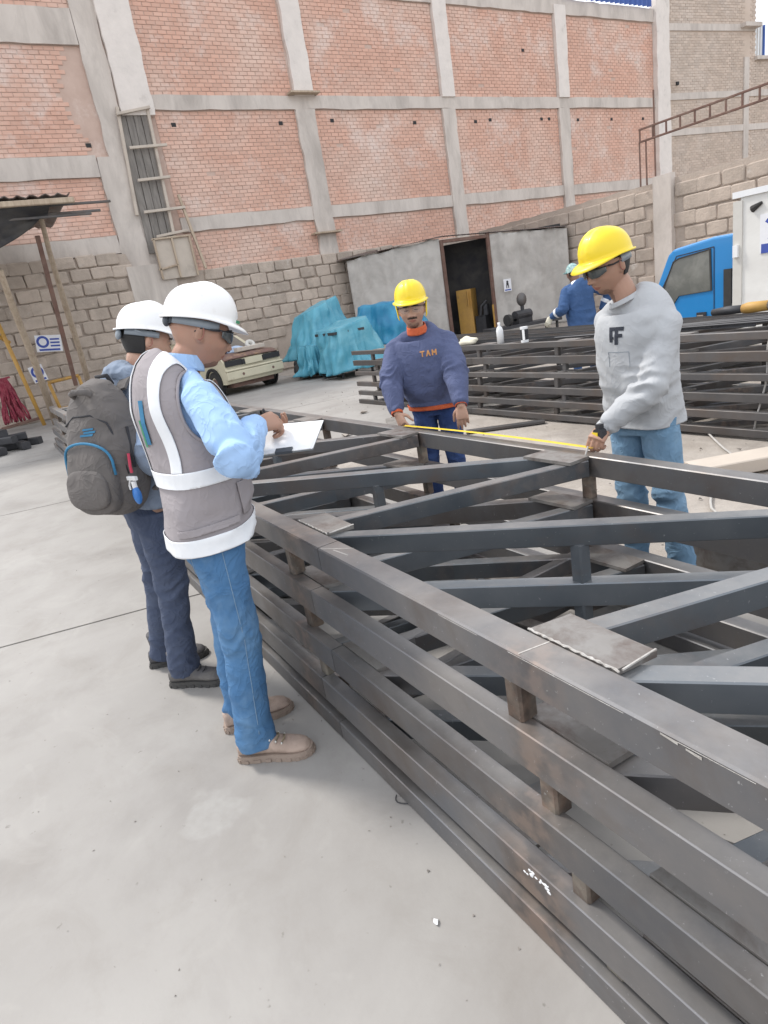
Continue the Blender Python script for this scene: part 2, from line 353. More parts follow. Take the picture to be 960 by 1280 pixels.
# reusable brick meshes
bricks = []
for k in range(5):
    q = MB(); noisebox(q, (0, 0, 0), (.05, .236, .088), .006, k*3.3+1); bricks.append(q.mesh('brick', M['brick']))
blocks = []
def roundblock(w, h, d, seed):
    q = MB(); n = 6; P = []
    for j, (sc, x) in enumerate(((1.0, -d/2), (1.0, d/2-.014), (.97, d/2))):
        for i in range(12):
            a = 2*PI*(i+.5)/12; ca, sa = math.cos(a), math.sin(a)
            e = .20+.05*math.sin(seed*3+i); px = math.copysign(abs(ca)**e, ca)*w/2; pz = math.copysign(abs(sa)**e, sa)*h/2
            k_ = 1+.10*noise.noise(V(ca*1.5+seed, sa*1.5, j*.2))
            P.append((x, px*k_*(sc if j < 2 else 1-.03/w*2), pz*k_*(sc if j < 2 else 1-.03/h*2)))
    q.v = P; q.f = [(j*12+i, j*12+(i+1) % 12, (j+1)*12+(i+1) % 12, (j+1)*12+i) for j in range(2) for i in range(12)] + [tuple(range(24, 36))]
    q.m = [0]*len(q.f); return q
for k in range(8):
    blocks.append(roundblock(.68+.04*(k % 3), .385+.015*(k % 2), .24, k*5.1).mesh('block', M['block']))

bb = thing('brick_building', 'red brick building with pale concrete columns and beams behind the yard wall', 'building', (-20.2, 14, 0))
XB = -20.0
bk = MB().box((-20.3, 12.6, 5.6), (.572, 31.6, 11.0)); bk.build('wall', M['mortar'], bb)   # mortar backing, face at -20.05
def colm(y0, y1, z0, z1, mt='cast_concrete', x=.10, nm='column'):
    # rough-cast face: narrow wandering edges
    m = MB(); n = max(4, int((z1-z0)/.18)); vs = []
    for i in range(n+1):
        z = z0+(z1-z0)*i/n; a = noise.noise(V(y0, z*2.3, 0))*.05; b = noise.noise(V(y1, z*2.3, 4))*.05
        for (yy, xx) in ((y0+a, XB-.12), (y0+a, XB+x), (y1+b, XB+x), (y1+b, XB-.12)): vs.append((xx, yy, z))
    fs = [(i*4+k, i*4+(k+1) % 4, (i+1)*4+(k+1) % 4, (i+1)*4+k) for i in range(n) for k in range(4)] + [(3, 2, 1, 0), tuple(range(n*4, n*4+4))]
    m.add(vs, fs); return m.build(nm, M[mt], bb)
def beam(y0, y1, z0, z1, x=.07, mt='cast_concrete'):
    m = MB(); n = max(4, int((y1-y0)/.4)); vs = []
    for i in range(n+1):
        y = y0+(y1-y0)*i/n; a = noise.noise(V(y*1.9, z0, 0))*.035; b = noise.noise(V(y*1.9, z1, 4))*.035
        for (zz, xx) in ((z0+a, XB-.12), (z0+a, XB+x), (z1+b, XB+x), (z1+b, XB-.12)): vs.append((xx, y, zz))
    fs = [(i*4+k, i*4+(k+1) % 4, (i+1)*4+(k+1) % 4, (i+1)*4+k) for i in range(n) for k in range(4)] + [(3, 2, 1, 0), tuple(range(n*4, n*4+4))]
    m.add(vs, fs[::1]); return m.build('beam', M[mt], bb)
colm(5.24, 6.12, 7.36, 11.0, 'white_column', .16)
colm(4.62, 5.22, 3.3, 11.2, x=.06)
colm(4.3, 5.0, 3.0, 6.4, x=.08)
for y0, y1, z1, mt in ((10.5, 11.15, 11, 'cast_concrete'), (16.15, 16.72, 10.9, 'cast_concrete'), (21.85, 22.42, 10.9, 'cast_concrete')):
    colm(y0-.06, y1-.06, 3.3, 7.5, mt); colm(y0, y1, 7.86, z1, 'white_column' if y0 > 1 else mt, .12)
colm(27.7, 28.55, 3.4, 11.9, 'white_column', .2)
beam(6.13, 27.69, 7.5, 7.87); beam(6.13, 27.69, 4.38, 4.76); beam(6.13, 27.69, 10.62, 11.1)
beam(-3, 4.61, 8.98, 9.78); beam(-3, 4.28, 5.93, 6.45); beam(-3, 4.28, 4.0, 4.45)
for (y, z) in ((10.75, 7.9), (10.72, 3.95)):
    MB().box((XB+.2, y, z), (.3, 1.0, .05)).build('ledge_board', M['wood'], bb)
BR = []
def bricks_in(y0, y1, z0, z1, cut=None):
    r = 0; z = z0+.05
    while z < z1-.03:
        y = y0 + (.0 if r % 2 else -.125)
        while y < y1:
            a = max(y, y0); b = min(y+.238, y1)
            if b-a > .05 and not (cut and cut((a+b)/2, z)): BR.append((a, b, z))
            y += .25
        z += .104; r += 1
cuts = [(6.13, 10.44), (11.1, 16.1), (16.67, 21.8), (22.37, 27.68)]
for a, b in cuts:
    bricks_in(a, b, 7.88, 10.6); bricks_in(a, b, 4.78, 7.48); bricks_in(a, b, 3.3, 4.36)
bricks_in(-2, 4.6, 9.8, 11.1); bricks_in(-2, 4.6, 6.47, 8.96, lambda y, z: y > 4.0+(z-6.4)*.22*0+.15*math.sin(z*3)); bricks_in(-2, 4.28, 4.47, 5.92)
fc = Vector((0, 0, CAMH))
BR.sort(key=lambda b: (V(XB, (b[0]+b[1])/2, b[2])-fc).length + (5 if (b[0] < 1.7 or b[2] > 9.5 or b[2] < 4.5) else 0))
st_ = MB()
for i, (a, b, z) in enumerate(BR):
    dx = random.uniform(-.004, .006)
    if random.random() < .004: dx = -.04
    if i < 300 and b-a > .2:
        inst('brick', bricks[i % 5], Matrix.Translation((XB-.025+dx, (a+b)/2, z)) @ Matrix.Diagonal((1, (b-a)/.236, 1, 1)), bb)
    else:
        noisebox(st_, (XB-.025+dx, (a+b)/2, z), (.05, b-a-.012, .088), .006, i*.37)
st_.build('brickwork', M['brick'], bb, kind='stuff')
# putlog holes left by the scaffold
ph = MB()
for (y, z) in ((6.6, 7.15), (9.9, 7.15), (11.7, 7.2), (14.9, 7.1), (17.6, 7.1), (18.3, 7.15), (20.9, 7.15), (21.3, 7.15), (22.9, 7.1), (24.9, 7.1), (26.9, 7.1), (20.2, 9.4), (4.2, 6.7)):
    MB().box((XB-.005, y, z), (.03, .13, .10)).build('putlog_hole', M['dark'], bb)
# blue roof sheeting on the right half
m = MB(); n = 90
for i in range(n+1):
    y = 22.3+5.2*i/n; x = XB+.15+.05*math.sin(i*1.3); m.v += [(x, y, 11.12), (x+.0, y, 12.6)]
m.f = [(2*i, 2*i+2, 2*i+3, 2*i+1) for i in range(n)]; m.m = [0]*n
o = m.build('roof_sheet', M['blue_sheet'], bb); md = o.modifiers.new('s', 'SOLIDIFY'); md.thickness = .01
# ---- formwork standing against the grey column
fw = thing('column_formwork', 'tall timber formwork of grey boards with pale battens against the wall column', 'formwork', (-19.85, 5.6, 3.1))
def FW(z): return (5.12 - (7.45-z)*.03, 5.92 - (7.45-z)*.01)
for k in range(4):
    m = MB(); a0, b0 = FW(7.4); a1, b1 = FW(3.9); t0, t1 = k/4+.01, (k+1)/4-.01
    lo = [a1+(b1-a1)*t for t in (t0, t1)]; hi = [a0+(b0-a0)*t for t in (t0, t1)]
    m.add([(x, y, z) for x in (-19.93, -19.89+.012*(k % 2)) for (y, z) in ((lo[0], 3.9), (lo[1], 3.9), (hi[1], 7.4), (hi[0], 7.4))],
          [(3, 2, 1, 0), (4, 5, 6, 7), (0, 1, 5, 4), (1, 2, 6, 5), (2, 3, 7, 6), (3, 0, 4, 7)])
    m.build('board', M['grey_board'], fw)
for a, b in (((5.14, 7.55), (4.94, 4.9)), ((5.93, 7.55), (5.80, 3.9))):
    MB().bar((-19.84, a[0], a[1]), (-19.84, b[0], b[1]), .08, .09, (1, 0, 0)).build('side_rail', M['pale_ply'], fw)
for (u0, z0, u1, z1) in ((5.06, 7.36, 5.98, 7.52), (5.18, 6.55, 6.2, 6.6), (5.18, 5.75, 6.08, 5.8), (5.13, 4.95, 6.3, 5.0), (5.3, 4.3, 6.25, 4.4)):
    MB().bar((-19.76, u0, z0), (-19.76, u1, z1), .07, .08, (1, 0, 0)).build('batten', M['pale_ply'], fw)
fd = thing('formwork_panel', 'pale plywood shutter panel framed in timber at the foot of the column formwork', 'formwork panel', (-19.7, 5.6, 3.15))
MB().box((-19.66, 5.66, 3.68), (.03, 1.06, 1.06)).build('sheet', M['pale_ply'], fd)
for p, q in (((5.15, 3.16), (5.15, 4.22)), ((5.66, 3.16), (5.66, 4.22)), ((6.17, 3.16), (6.17, 4.22)), ((5.1, 4.22), (6.22, 4.24)), ((5.1, 3.42), (5.66, 3.5))):
    MB().bar((-19.61, p[0], p[1]), (-19.61, q[0], q[1]), .05, .06, (1, 0, 0)).build('frame_rail', M['wood'], fd)
MB().bar((-19.55, 6.42, 3.3), (-19.85, 6.22, 5.35), .07, .08, (1, 0, 0)).build('wooden_prop', M['wood'], label='long timber prop leaning on the wall right of the plywood panel', cat='prop')

# ---- tan building at the right
tb = thing('tan_building', 'weathered tan brick building with a bright window, right of the corner column', 'building', (-20, 32, 0))
d2 = V(.11, .994, 0); o2 = V(-19.95, 28.56, 0); n2 = V(.994, -.11, 0)
M2 = Matrix(((n2.x, d2.x, 0, o2.x), (n2.y, d2.y, 0, o2.y), (0, 0, 1, 0), (0, 0, 0, 1)))    # local x = outward, y = along the wall, z up
def b2(m, nm, mt, **k):
    m.v = [tuple(M2 @ V(*v)) for v in m.v]; return m.build(nm, M[mt], tb, **k)
b2(MB().box((-.3, 2.8, 6.3), (.565, 5.6, 12.6)), 'wall', 'brick_tan')
b2(MB().box((-.3, 9.6, 4.7), (.565, 7.9, 9.3)), 'wall', 'brick_tan')
tb_b = MB(); r = 0; z = 3.3
while z < 12.5:
    y = 0.02 + (.125 if r % 2 else 0); ye = 5.5 if z > 9.3 else 13.5
    skip = any(abs(z-q) < .16 for q in (10.5, 7.9, 6.5))
    while y < ye and not skip:
        if not (4.7 < y < 5.2): noisebox(tb_b, (-.03+random.uniform(-.004, .006), y+.118, z), (.05, .236, .088), .006, y*3+z)
        y += .25
    z += .104; r += 1
b2(tb_b, 'brickwork', 'brick_tan', kind='stuff')
for z in (10.5, 7.9, 6.5): b2(MB().box((-.02, 6.8 if z < 9 else 2.75, z), (.12, 13.5 if z < 9 else 5.6, .26)), 'beam', 'cast_concrete')
b2(MB().box((-.01, 4.98, 6.3), (.13, .34, 6.1)), 'column', 'cast_concrete')
b2(MB().box((-.0, 9.5, 9.3), (.3, 7.9, .14)), 'coping', 'cast_concrete')
b2(MB().box((.05, 5.1, 10.55), (.5, 1.1, .16)), 'lintel', 'cast_concrete')
w = b2(MB().box((-.2, 5.95, 10.0), (.06, .72, 1.3)), 'window', 'white_sheet')
b2(MB().box((-.15, 6.36, 10.0), (.1, .08, 1.34)), 'window_jamb', 'blue_sheet')
for k in range(3): b2(MB().box((-.155, 5.75+.19*k, 10.0), (.02, .02, 1.28)), 'window_bar', 'cast_concrete')
b2(MB().box((.0, .55, 8.4), (.16, .12, .12)), 'junction_box', 'dark')
for k, (y, dz) in enumerate(((6.9, .3), (7.35, -.2))):
    m = MB(); m.tube([M2 @ V(.1, y+.1*math.sin(i*.7)*.5, 12.8-i*.43+dz*0) for i in range(9)], .025, 6)
    m.build('hanging_cable', M['dark'], label='dark cable hanging against the sky %s' % ('nearer the window' if k == 0 else 'nearer the photo edge'), cat='cable', group='hanging cables')

# ---- block walls of the yard
def blockwall(nm, label, P0, P1, h, loc, w, hh, stepY, frontn, jit):
    t = thing(nm, label, 'wall', loc)
    d = (V(*P1)-V(*P0)); L = d.length; d.normalize(); nrm = V(*frontn)
    rz = math.atan2(nrm.y, nrm.x)
    Mx = Matrix.Translation(V(*P0)) @ Matrix(((nrm.x, d.x, 0, 0), (nrm.y, d.y, 0, 0), (0, 0, 1, 0), (0, 0, 0, 1)))
    return t, L, Mx
lw, L, Mx = blockwall('block_wall', 'rough stone block wall under the red brick building, running behind the old car', (-19.7, -3, 0), (-19.7, 16.85, 0), 3.4, (-19.8, 7, 0), .7, .42, 0, (1, 0, 0), 0)
def topz(y): return 3.95 if y < 4.45 else 3.3+.06*noise.noise(V(y, 0, 0))
m = MB()
n = 100
for i in range(n+1):
    y = -3+19.85*i/n; zz = topz(y)+.04*noise.noise(V(y*3, 1, 1))
    for (x, z) in ((-20.0, -.3), (-19.78, -.3), (-19.78+.02*noise.noise(V(y*2, 0, 0)), 1.6), (-19.8, zz), (-20.0, zz)): m.v.append((x, y, z))
m.f = [(i*5+k, i*5+(k+1) % 5, (i+1)*5+(k+1) % 5, (i+1)*5+k) for i in range(n) for k in range(5)]; m.m = [0]*len(m.f)
m.build('mortar_bed', M['block_mortar'], lw, smooth=False)
BK = []
def blockrow(parent, Mx, y0, y1, z0, z1, pw, phh, seed, sx, sz, skip=None):
    z = z0+phh/2; r = 0; c = 0
    while z+phh/2 < z1+.1:
        y = y0 + (pw/2 if r % 2 else 0)
        while y < y1:
            f = random.uniform(.88, 1.08); k = random.randrange(8)
            if not (skip and skip(y+pw/2, z)):
                T = Mx @ Matrix.Translation((-.145+random.uniform(-.012, .014), y+pw/2, z+random.uniform(-.015, .015))) @ Matrix.Rotation(random.uniform(-.015, .015), 4, 'X') @ Matrix.Diagonal((1, sx*f, sz*random.uniform(.92, 1.03), 1))
                BK.append((k, T))
            y += pw*random.uniform(.96, 1.04)
        z += phh; r += 1
random.seed(5)
blockrow(lw, Matrix.Translation((-19.7, 0, 0)), -2.9, 16.5, .02, 3.3, .56, .33, 1, .76, .80, lambda y, z: (4.45 < y < 6.4 and z > 2.9) or (noise.noise(V(y*.5, z*.9, 2)) > .32 and z < 2))
blockrow(lw, Matrix.Translation((-19.7, 0, 0)), -2.9, 3.9, 3.36, 3.95, .56, .33, 1, .76, .80)
placeblocks(lw)
# low concrete skirt that swells at the foot of the grey column
MB().box((-19.86, 4.9, 3.0), (.3, 1.3, 1.2)).build('column_foot', M['cast_concrete'], lw)
rw, L, _ = blockwall('block_wall', 'stone block wall with a concrete pilaster running behind the blue truck', (-19.7, 16.85, 0), (-4, 16.85, 0), 3.4, (-12, 16.9, 0), 1, .45, 0, (0, -1, 0), 0)
MxR = Matrix(((0, 1, 0, -19.7), (-1, 0, 0, 16.85), (0, 0, 1, 0), (0, 0, 0, 1)))
m = MB(); n = 90
for i in range(n+1):
    y = 17.0*i/n; zz = 3.42+.05*noise.noise(V(y*2, 1, 1))
    for (x, z) in ((-.3, -.6), (-.075, -.6), (-.075, 3.0), (-.09, zz), (-.3, zz)): m.v.append(tuple(MxR @ V(x, y, z)))
m.f = [(i*5+k, i*5+(k+1) % 5, (i+1)*5+(k+1) % 5, (i+1)*5+k) for i in range(n) for k in range(5)]; m.m = [0]*len(m.f)
m.build('mortar_bed', M['block_mortar'], rw)
blockrow(rw, MxR, 1.2, 16.2, -.05, 3.2, .62, .37, 2, .86, .90, lambda y, z: 7.3 < y < 8.2)
placeblocks(rw)
MB().box((-11.95, 16.86, 1.6), (.55, .2, 3.9)).build('pilaster', M['cast_concrete'], rw)
# ---- rusty canopy frame standing on that wall
rf = thing('lattice_girder', 'long rusty lattice frame on thin legs above the wall behind the blue truck', 'frame', (-12.6, 16.85, 3.42))
for z in (4.80, 4.50): MB().bar((-12.62, 16.8, z), (-5.5, 16.8, z), .05, .05).build('rail', M['rust_steel'], rf)
for k in range(18): MB().bar((-12.6+.4*k, 16.8, 4.51), (-12.6+.4*k, 16.8, 4.79), .04, .04, (1, 0, 0)).build('rung', M['rust_steel'], rf)
for x in (-12.62, -12.42, -12.15): MB().bar((x, 16.8, 3.4), (x, 16.8, 4.5 if x < -12.3 else 5.6), .035, .035, (1, 0, 0)).build('leg', M['rust_steel'], rf)

# ---- shed in the corner
sh = thing('corner_shed', 'grey cloth sided shed with an open dark doorway in the wall corner', 'shed', (-17, 13.5, 0))
SA, SB = V(-19.3, 10.96, 0), V(-15.3, 16.72, 0); sdv = (SB-SA).normalized(); SL = (SB-SA).length; snv = V(sdv.y, -sdv.x, 0)
def SP(t, z, o=0): p = SA+sdv*t+snv*o; return (p.x, p.y, z)
DL, DR = 3.14, 4.52       # doorway along the front
def cloth(t0, t1, z0, z1a, z1b, seed):
    m = MB(); nu, nv = 60, 40
    for i in range(nu+1):
        for j in range(nv+1):
            u = i/nu; v = j/nv; t = t0+(t1-t0)*u; zt = z1a+(z1b-z1a)*u - .05*abs(math.sin(u*PI*3+seed)); z = z0+(zt-z0)*v
            o = .07*noise.noise(V(t*2.2+seed, z*.5, 0)) + .07*(.4-abs(noise.noise(V(t*2.6+z*.9, z*.8-t*.5, seed)))) + .05*noise.noise(V(t*7, z*2.2, seed+4))*(v**2) + .03*noise.noise(V(t*6, z*.6, seed+7))
            m.v.append(SP(t, z, o))
    m.f = [(i*(nv+1)+j, (i+1)*(nv+1)+j, (i+1)*(nv+1)+j+1, i*(nv+1)+j+1) for i in range(nu) for j in range(nv)]; m.m = [0]*len(m.f)
    o = m.build('cloth_panel', M['cloth_grey'], sh, smooth=True); md = o.modifiers.new('s', 'SOLIDIFY'); md.thickness = .012; return o
cloth(.0, DL-.12, -.02, 3.02, 3.2, 1.0)
cloth(DR+.08, SL, -.02, 3.06, 2.86, 5.0)
for t in (DL-.05, DR+.03): MB().bar(SP(t, -.02, .02), SP(t, 3.1, .02), .1, .1, (1, 0, 0)).build('door_post', M['rust_steel'], sh)
MB().bar(SP(DL, 3.05, .02), SP(DR, 2.98, .02), .09, .1).build('door_head', M['rust_steel'], sh)
MB().bar(SP(DR-.02, 0, .06), SP(DR-.02, .9, .06), .05, .05, (1, 0, 0)).build('door_edge', M['yellow_paint'], sh)
m = MB(); n = 300
for i in range(n+1):
    t = -.3+(SL+.3)*i/n; c = .014*math.sin(i*2.4); z0 = 3.04+.17*min(t/DL, 1) - .09*max(0, t-DL)
    m.v += [SP(t, z0+c, .10), SP(t, z0+c+.12, -1.6 if t > 1 else -.8)]
m.f = [(2*i, 2*i+2, 2*i+3, 2*i+1) for i in range(n)]; m.m = [0]*n
o = m.build('roof_sheet', M['corrugated'], sh, smooth=True); md = o.modifiers.new('s', 'SOLIDIFY'); md.thickness = .012
MB().box(SP(3.6, 0, -1.7), (.01, .01, .01)).build('door_sill', M['dark'], sh)
m = MB()   # dark sheet added inside the shed, standing in for shade in the doorway
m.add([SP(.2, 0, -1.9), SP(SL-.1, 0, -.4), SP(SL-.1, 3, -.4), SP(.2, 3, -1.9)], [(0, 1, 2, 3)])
m.build('shade_backing', M['net_dark'], sh)
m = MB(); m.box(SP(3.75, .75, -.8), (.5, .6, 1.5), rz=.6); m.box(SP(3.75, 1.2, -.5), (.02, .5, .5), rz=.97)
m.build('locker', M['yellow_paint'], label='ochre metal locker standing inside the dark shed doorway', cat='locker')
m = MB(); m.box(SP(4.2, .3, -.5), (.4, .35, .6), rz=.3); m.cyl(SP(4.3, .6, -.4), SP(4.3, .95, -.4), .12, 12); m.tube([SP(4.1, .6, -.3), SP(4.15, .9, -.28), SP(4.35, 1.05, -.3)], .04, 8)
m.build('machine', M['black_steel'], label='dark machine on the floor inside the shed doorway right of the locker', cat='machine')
def icon_sign(nm, label, T, w, h, kind, cat='sign'):
    t = thing(nm, label, cat, tuple(T.translation))
    def q(m, name, mt): m.v = [tuple(T @ V(*v)) for v in m.v]; return m.build(name, M[mt], t)
    q(MB().box((0, 0, 0), (.012, w, h)), 'plate', 'sign_white')
    m = MB()
    if kind == 'person':
        m.lathe([(0, .0), (.035, 0)], (0, 0, 0), 12, Matrix(((0, 0, 1), (1, 0, 0), (0, 1, 0)))); m.v = [(.009, v[1], v[2]+h*.27) for v in m.v]
        m.box((.009, 0, h*.08), (.003, w*.3, h*.22)); m.box((.009, -.03, -h*.12), (.003, w*.11, h*.25)); m.box((.009, .03, -h*.12), (.003, w*.11, h*.25))
        q(m, 'pictogram', 'print_black'); m = MB(); m.box((.009, 0, -h*.38), (.003, w*.8, h*.1)); q(m, 'lettering_bar', 'sign_blue')
    else:
        n = 20; r0, r1 = h*.22, h*.36; cy = w*(-.22 if kind == 'wide' else 0); cz = h*.1
        for i in range(n): a = 2*PI*i/n; m.v += [(.009, cy+r0*math.cos(a), cz+r0*math.sin(a)), (.009, cy+r1*math.cos(a), cz+r1*math.sin(a))]
        m.f = [(2*i, 2*i+1, (2*i+3) % (2*n), (2*i+2) % (2*n)) for i in range(n)]; m.m = [0]*n
        q(m, 'ring_mark', 'sign_blue')
        m = MB()
        if kind == 'wide':
            for k in range(3): m.box((.009, w*.24, h*(.25-.2*k)), (.003, w*.36, h*.1))
        m.box((.009, 0, -h*.38), (.003, w*.8, h*.12)); q(m, 'lettering_bar', 'sign_blue')
    return t
rzS = math.atan2(snv.y, snv.x)
icon_sign('safety_sign', 'small white notice with a black figure pinned on the shed cloth right of the doorway', Matrix.Translation(SP(5.02, 1.42, .11)) @ Matrix.Rotation(rzS, 4, 'Z'), .24, .38, 'person')
icon_sign('safety_sign', 'wide tilted white notice with blue print behind the rusty leaning pole', Matrix.Translation((-19.42, 1.75, 1.95)) @ Matrix.Rotation(-.12, 4, 'X'), .62, .42, 'wide')
icon_sign('safety_sign', 'smaller square white notice with a blue ring above the red harness', Matrix.Translation((-19.3, 1.27, 1.25)) @ Matrix.Rotation(.15, 4, 'X'), .34, .42, 'sq')
# workbench with a bench grinder in front of the shed
wb = thing('workbench', 'dark steel workbench in front of the grey shed', 'bench', (-13.6, 12.9, 0))
MB().box((-13.6, 12.9, .36), (.6, 2.1, .08), rz=-.3).build('bench_top', M['black_steel'], wb)
for dx, dy in ((-.2, -.9), (.2, -.9), (-.2, .9), (.2, .9)): MB().bar((-13.6+dx+dy*.28, 12.9+dy*.95, -.05), (-13.6+dx+dy*.28, 12.9+dy*.95, .32), .06, .06, (1, 0, 0)).build('leg', M['black_steel'], wb)
bgm = thing('bench_machine', 'dark drilling machine with a rounded head on the workbench by the shed', 'machine', (-13.6, 12.9, .4))
m = MB(); m.box((-13.6, 12.9, .47), (.3, .5, .14)); m.build('base', M['black_steel'], bgm)
MB().cyl((-13.6, 12.65, .62), (-13.6, 13.2, .62), .13, 14).build('motor', M['black_steel'], bgm)
MB().cyl((-13.6, 12.95, .6), (-13.6, 12.95, .92), .05, 10).build('column', M['black_steel'], bgm)
MB().ell((-13.6, 12.95, 1.02), (.12, .15, .18), 14, 10).build('head', M['steel_back'], bgm, smooth=True)
m = MB(); m.cyl((-13.6, 12.35, .55), (-13.6, 12.45, .55), .15, 16); m.build('wheel', M['rubber'], bgm)

# ---- left canopy and the things leaning there
cp = thing('canopy_roof', 'corrugated canopy roof with a sagging dark shade net and timber purlins at the left', 'canopy', (-15, 1.5, 4.4))
m = MB(); n = 60
for i in range(n+1):
    y = -1.8+4.3*i/n; c = .03*math.sin(i*1.9); m.v += [(-14.7, y, 4.53+c), (-19.5, y+.2, 4.75+c)]
m.f = [(2*i, 2*i+2, 2*i+3, 2*i+1) for i in range(n)]; m.m = [0]*n
o = m.build('roof_sheet', M['corrugated'], cp, smooth=True); md = o.modifiers.new('s', 'SOLIDIFY'); md.thickness = .015
MB().bar((-14.75, -2, 4.40), (-14.75, 2.55, 4.42), .1, .1).build('edge_batten', M['wood'], cp)
for (x, y1, z) in ((-15.1, 3.3, 4.42), (-15.3, 3.1, 4.3), (-15.0, 2.85, 4.2)): MB().bar((x, -1.5, z-.02), (x, y1, z), .045, .045).build('purlin', M['steel_back'], cp)
m = MB(); nu, nv = 24, 24
for i in range(nu+1):
    for j in range(nv+1):
        u, v = i/nu, j/nv; y = -2+4.1*u; zb = 4.38 - .12*0; drop = (1.05*max(0, 1-(u/.97)**2.2)**.8 + .12)*v
        x = -14.8 - .35*math.sin(v*PI*.5) + .05*noise.noise(V(u*6, v*5, 0)); m.v.append((x, y-.05*v, zb-drop))
m.f = [(i*(nv+1)+j, (i+1)*(nv+1)+j, (i+1)*(nv+1)+j+1, i*(nv+1)+j+1) for i in range(nu) for j in range(nv)]; m.m = [0]*len(m.f)
o = m.build('shade_net', M['net_dark'], cp, smooth=True); md = o.modifiers.new('s', 'SOLIDIFY'); md.thickness = .02
MB().bar((-15.5, 1.80, 3.95), (-16.6, 1.78, .9), .09, .06, (1, 0, 0)).build('leaning_pole', M['rust_steel'], label='rusty red steel pole leaning across the wide white notice', cat='pole')
m = MB(); pts = [(-15.6, 1.98, 4.3), (-16.2, 2.02, 3.7), (-17.2, 2.14, 2.6), (-18.2, 2.28, 1.5), (-18.9, 2.3, .0)]
m.tube(pts, [.05, .055, .07, .07, .075], 8); m.build('canopy_post', M['wood'], smooth=True, label='tan timber post right of the rusty pole under the canopy end', cat='post')
m = MB(); m.tube([(-15.6, .95, 3.4), (-16.2, 1.0, 2.8), (-17.3, 1.15, 1.5), (-18.0, 1.22, 0.0)], [.06, .07, .08, .08], 8); m.build('canopy_post', M['wood'], smooth=True, label='tan timber post left of the rusty pole', cat='post')
yf = thing('yellow_frame', 'tall yellow scaffold frame leaning at the left beside the red harness', 'frame', (-17.6, .6, 0))
for p, q in (((-17.2, .66, 2.6), (-17.4, .93, .1)), ((-17.2, -.9, 2.62), (-17.2, .68, 2.62)), ((-17.2, .2, 2.62), (-17.3, .78, 2.05)), ((-17.2, -.8, 2.6), (-17.4, -.6, .1))):
    MB().tube([p, q], .045, 8).build('frame_tube', M['yellow_paint'], yf, smooth=True)
yf2 = thing('yellow_frame', 'low yellow scaffold frame standing beneath the timber post', 'frame', (-18.3, 1.6, 0))
for p, q in (((-18.0, 1.35, 1.0), (-18.0, 1.45, .1)), ((-18.0, 2.05, 1.05), (-18.0, 2.1, .1)), ((-18.0, 1.33, 1.02), (-18.0, 2.06, 1.06)), ((-18.0, 1.42, .35), (-18.0, 2.08, .36))):
    MB().tube([p, q], .04, 8).build('frame_tube', M['yellow_paint'], yf2, smooth=True)
hn = thing('red_harness', 'bundle of dull red straps hanging against the wall at the far left', 'harness', (-18.8, .45, 1.2))
random.seed(12)
for k in range(22):
    a = random.uniform(-.28, .40); o_ = a*.25; m = MB(); pts = []
    for i in range(8):
        t = i/7; pts.append((-18.85+.06*math.sin(i+k)+.1*t, .42+o_+(a-o_)*t+.015*math.sin(i*1.7+k*2), 1.28-1.08*t+.02*math.sin(i*2+k)))
    m.tube(pts, [.03, .035, .028, .03, .026, .03, .03, .02], 6); m.build('strap', M['maroon'], hn, smooth=True)
MB().bar((-18.8, .26, 1.27), (-18.8, .6, 1.30), .05, .05).build('hanging_bar', M['maroon'], hn)
MB().bar((-18.6, .05, .12), (-18.5, .95, .2), .07, .07).build('steel_bar', M['rust_steel'], label='short reddish bar on the floor under the red harness', cat='bar')
# scrap tube offcuts
random.seed(4)
for k, (x, y, z, rz, L_) in enumerate(((-14.2, -.15, .08, .3, .5), (-14.6, .1, .08, 1.2, .45), (-14.3, .3, .08, .2, .4), (-14.75, .45, .07, 1.0, .42), (-14.35, .02, .23, .8, .45), (-14.7, .22, .22, 1.5, .4), (-14.0, -.35, .08, .9, .4), (-15.1, .2, .08, .1, .5), (-14.9, -.2, .1, .6, .45), (-14.6, .0, .36, .2, .35))):
    m = MB(); a, b = .09, .07; dx, dy = math.cos(rz)*L_/2, math.sin(rz)*L_/2
    m.bar((x-dx, y-dy, z), (x+dx, y+dy, z), .16, .14)
    m.build('steel_offcut', M['black_steel'], label='dark square tube offcut in the scrap heap on the concrete at the far left', cat='offcut', group='steel offcuts heaped at the far left')
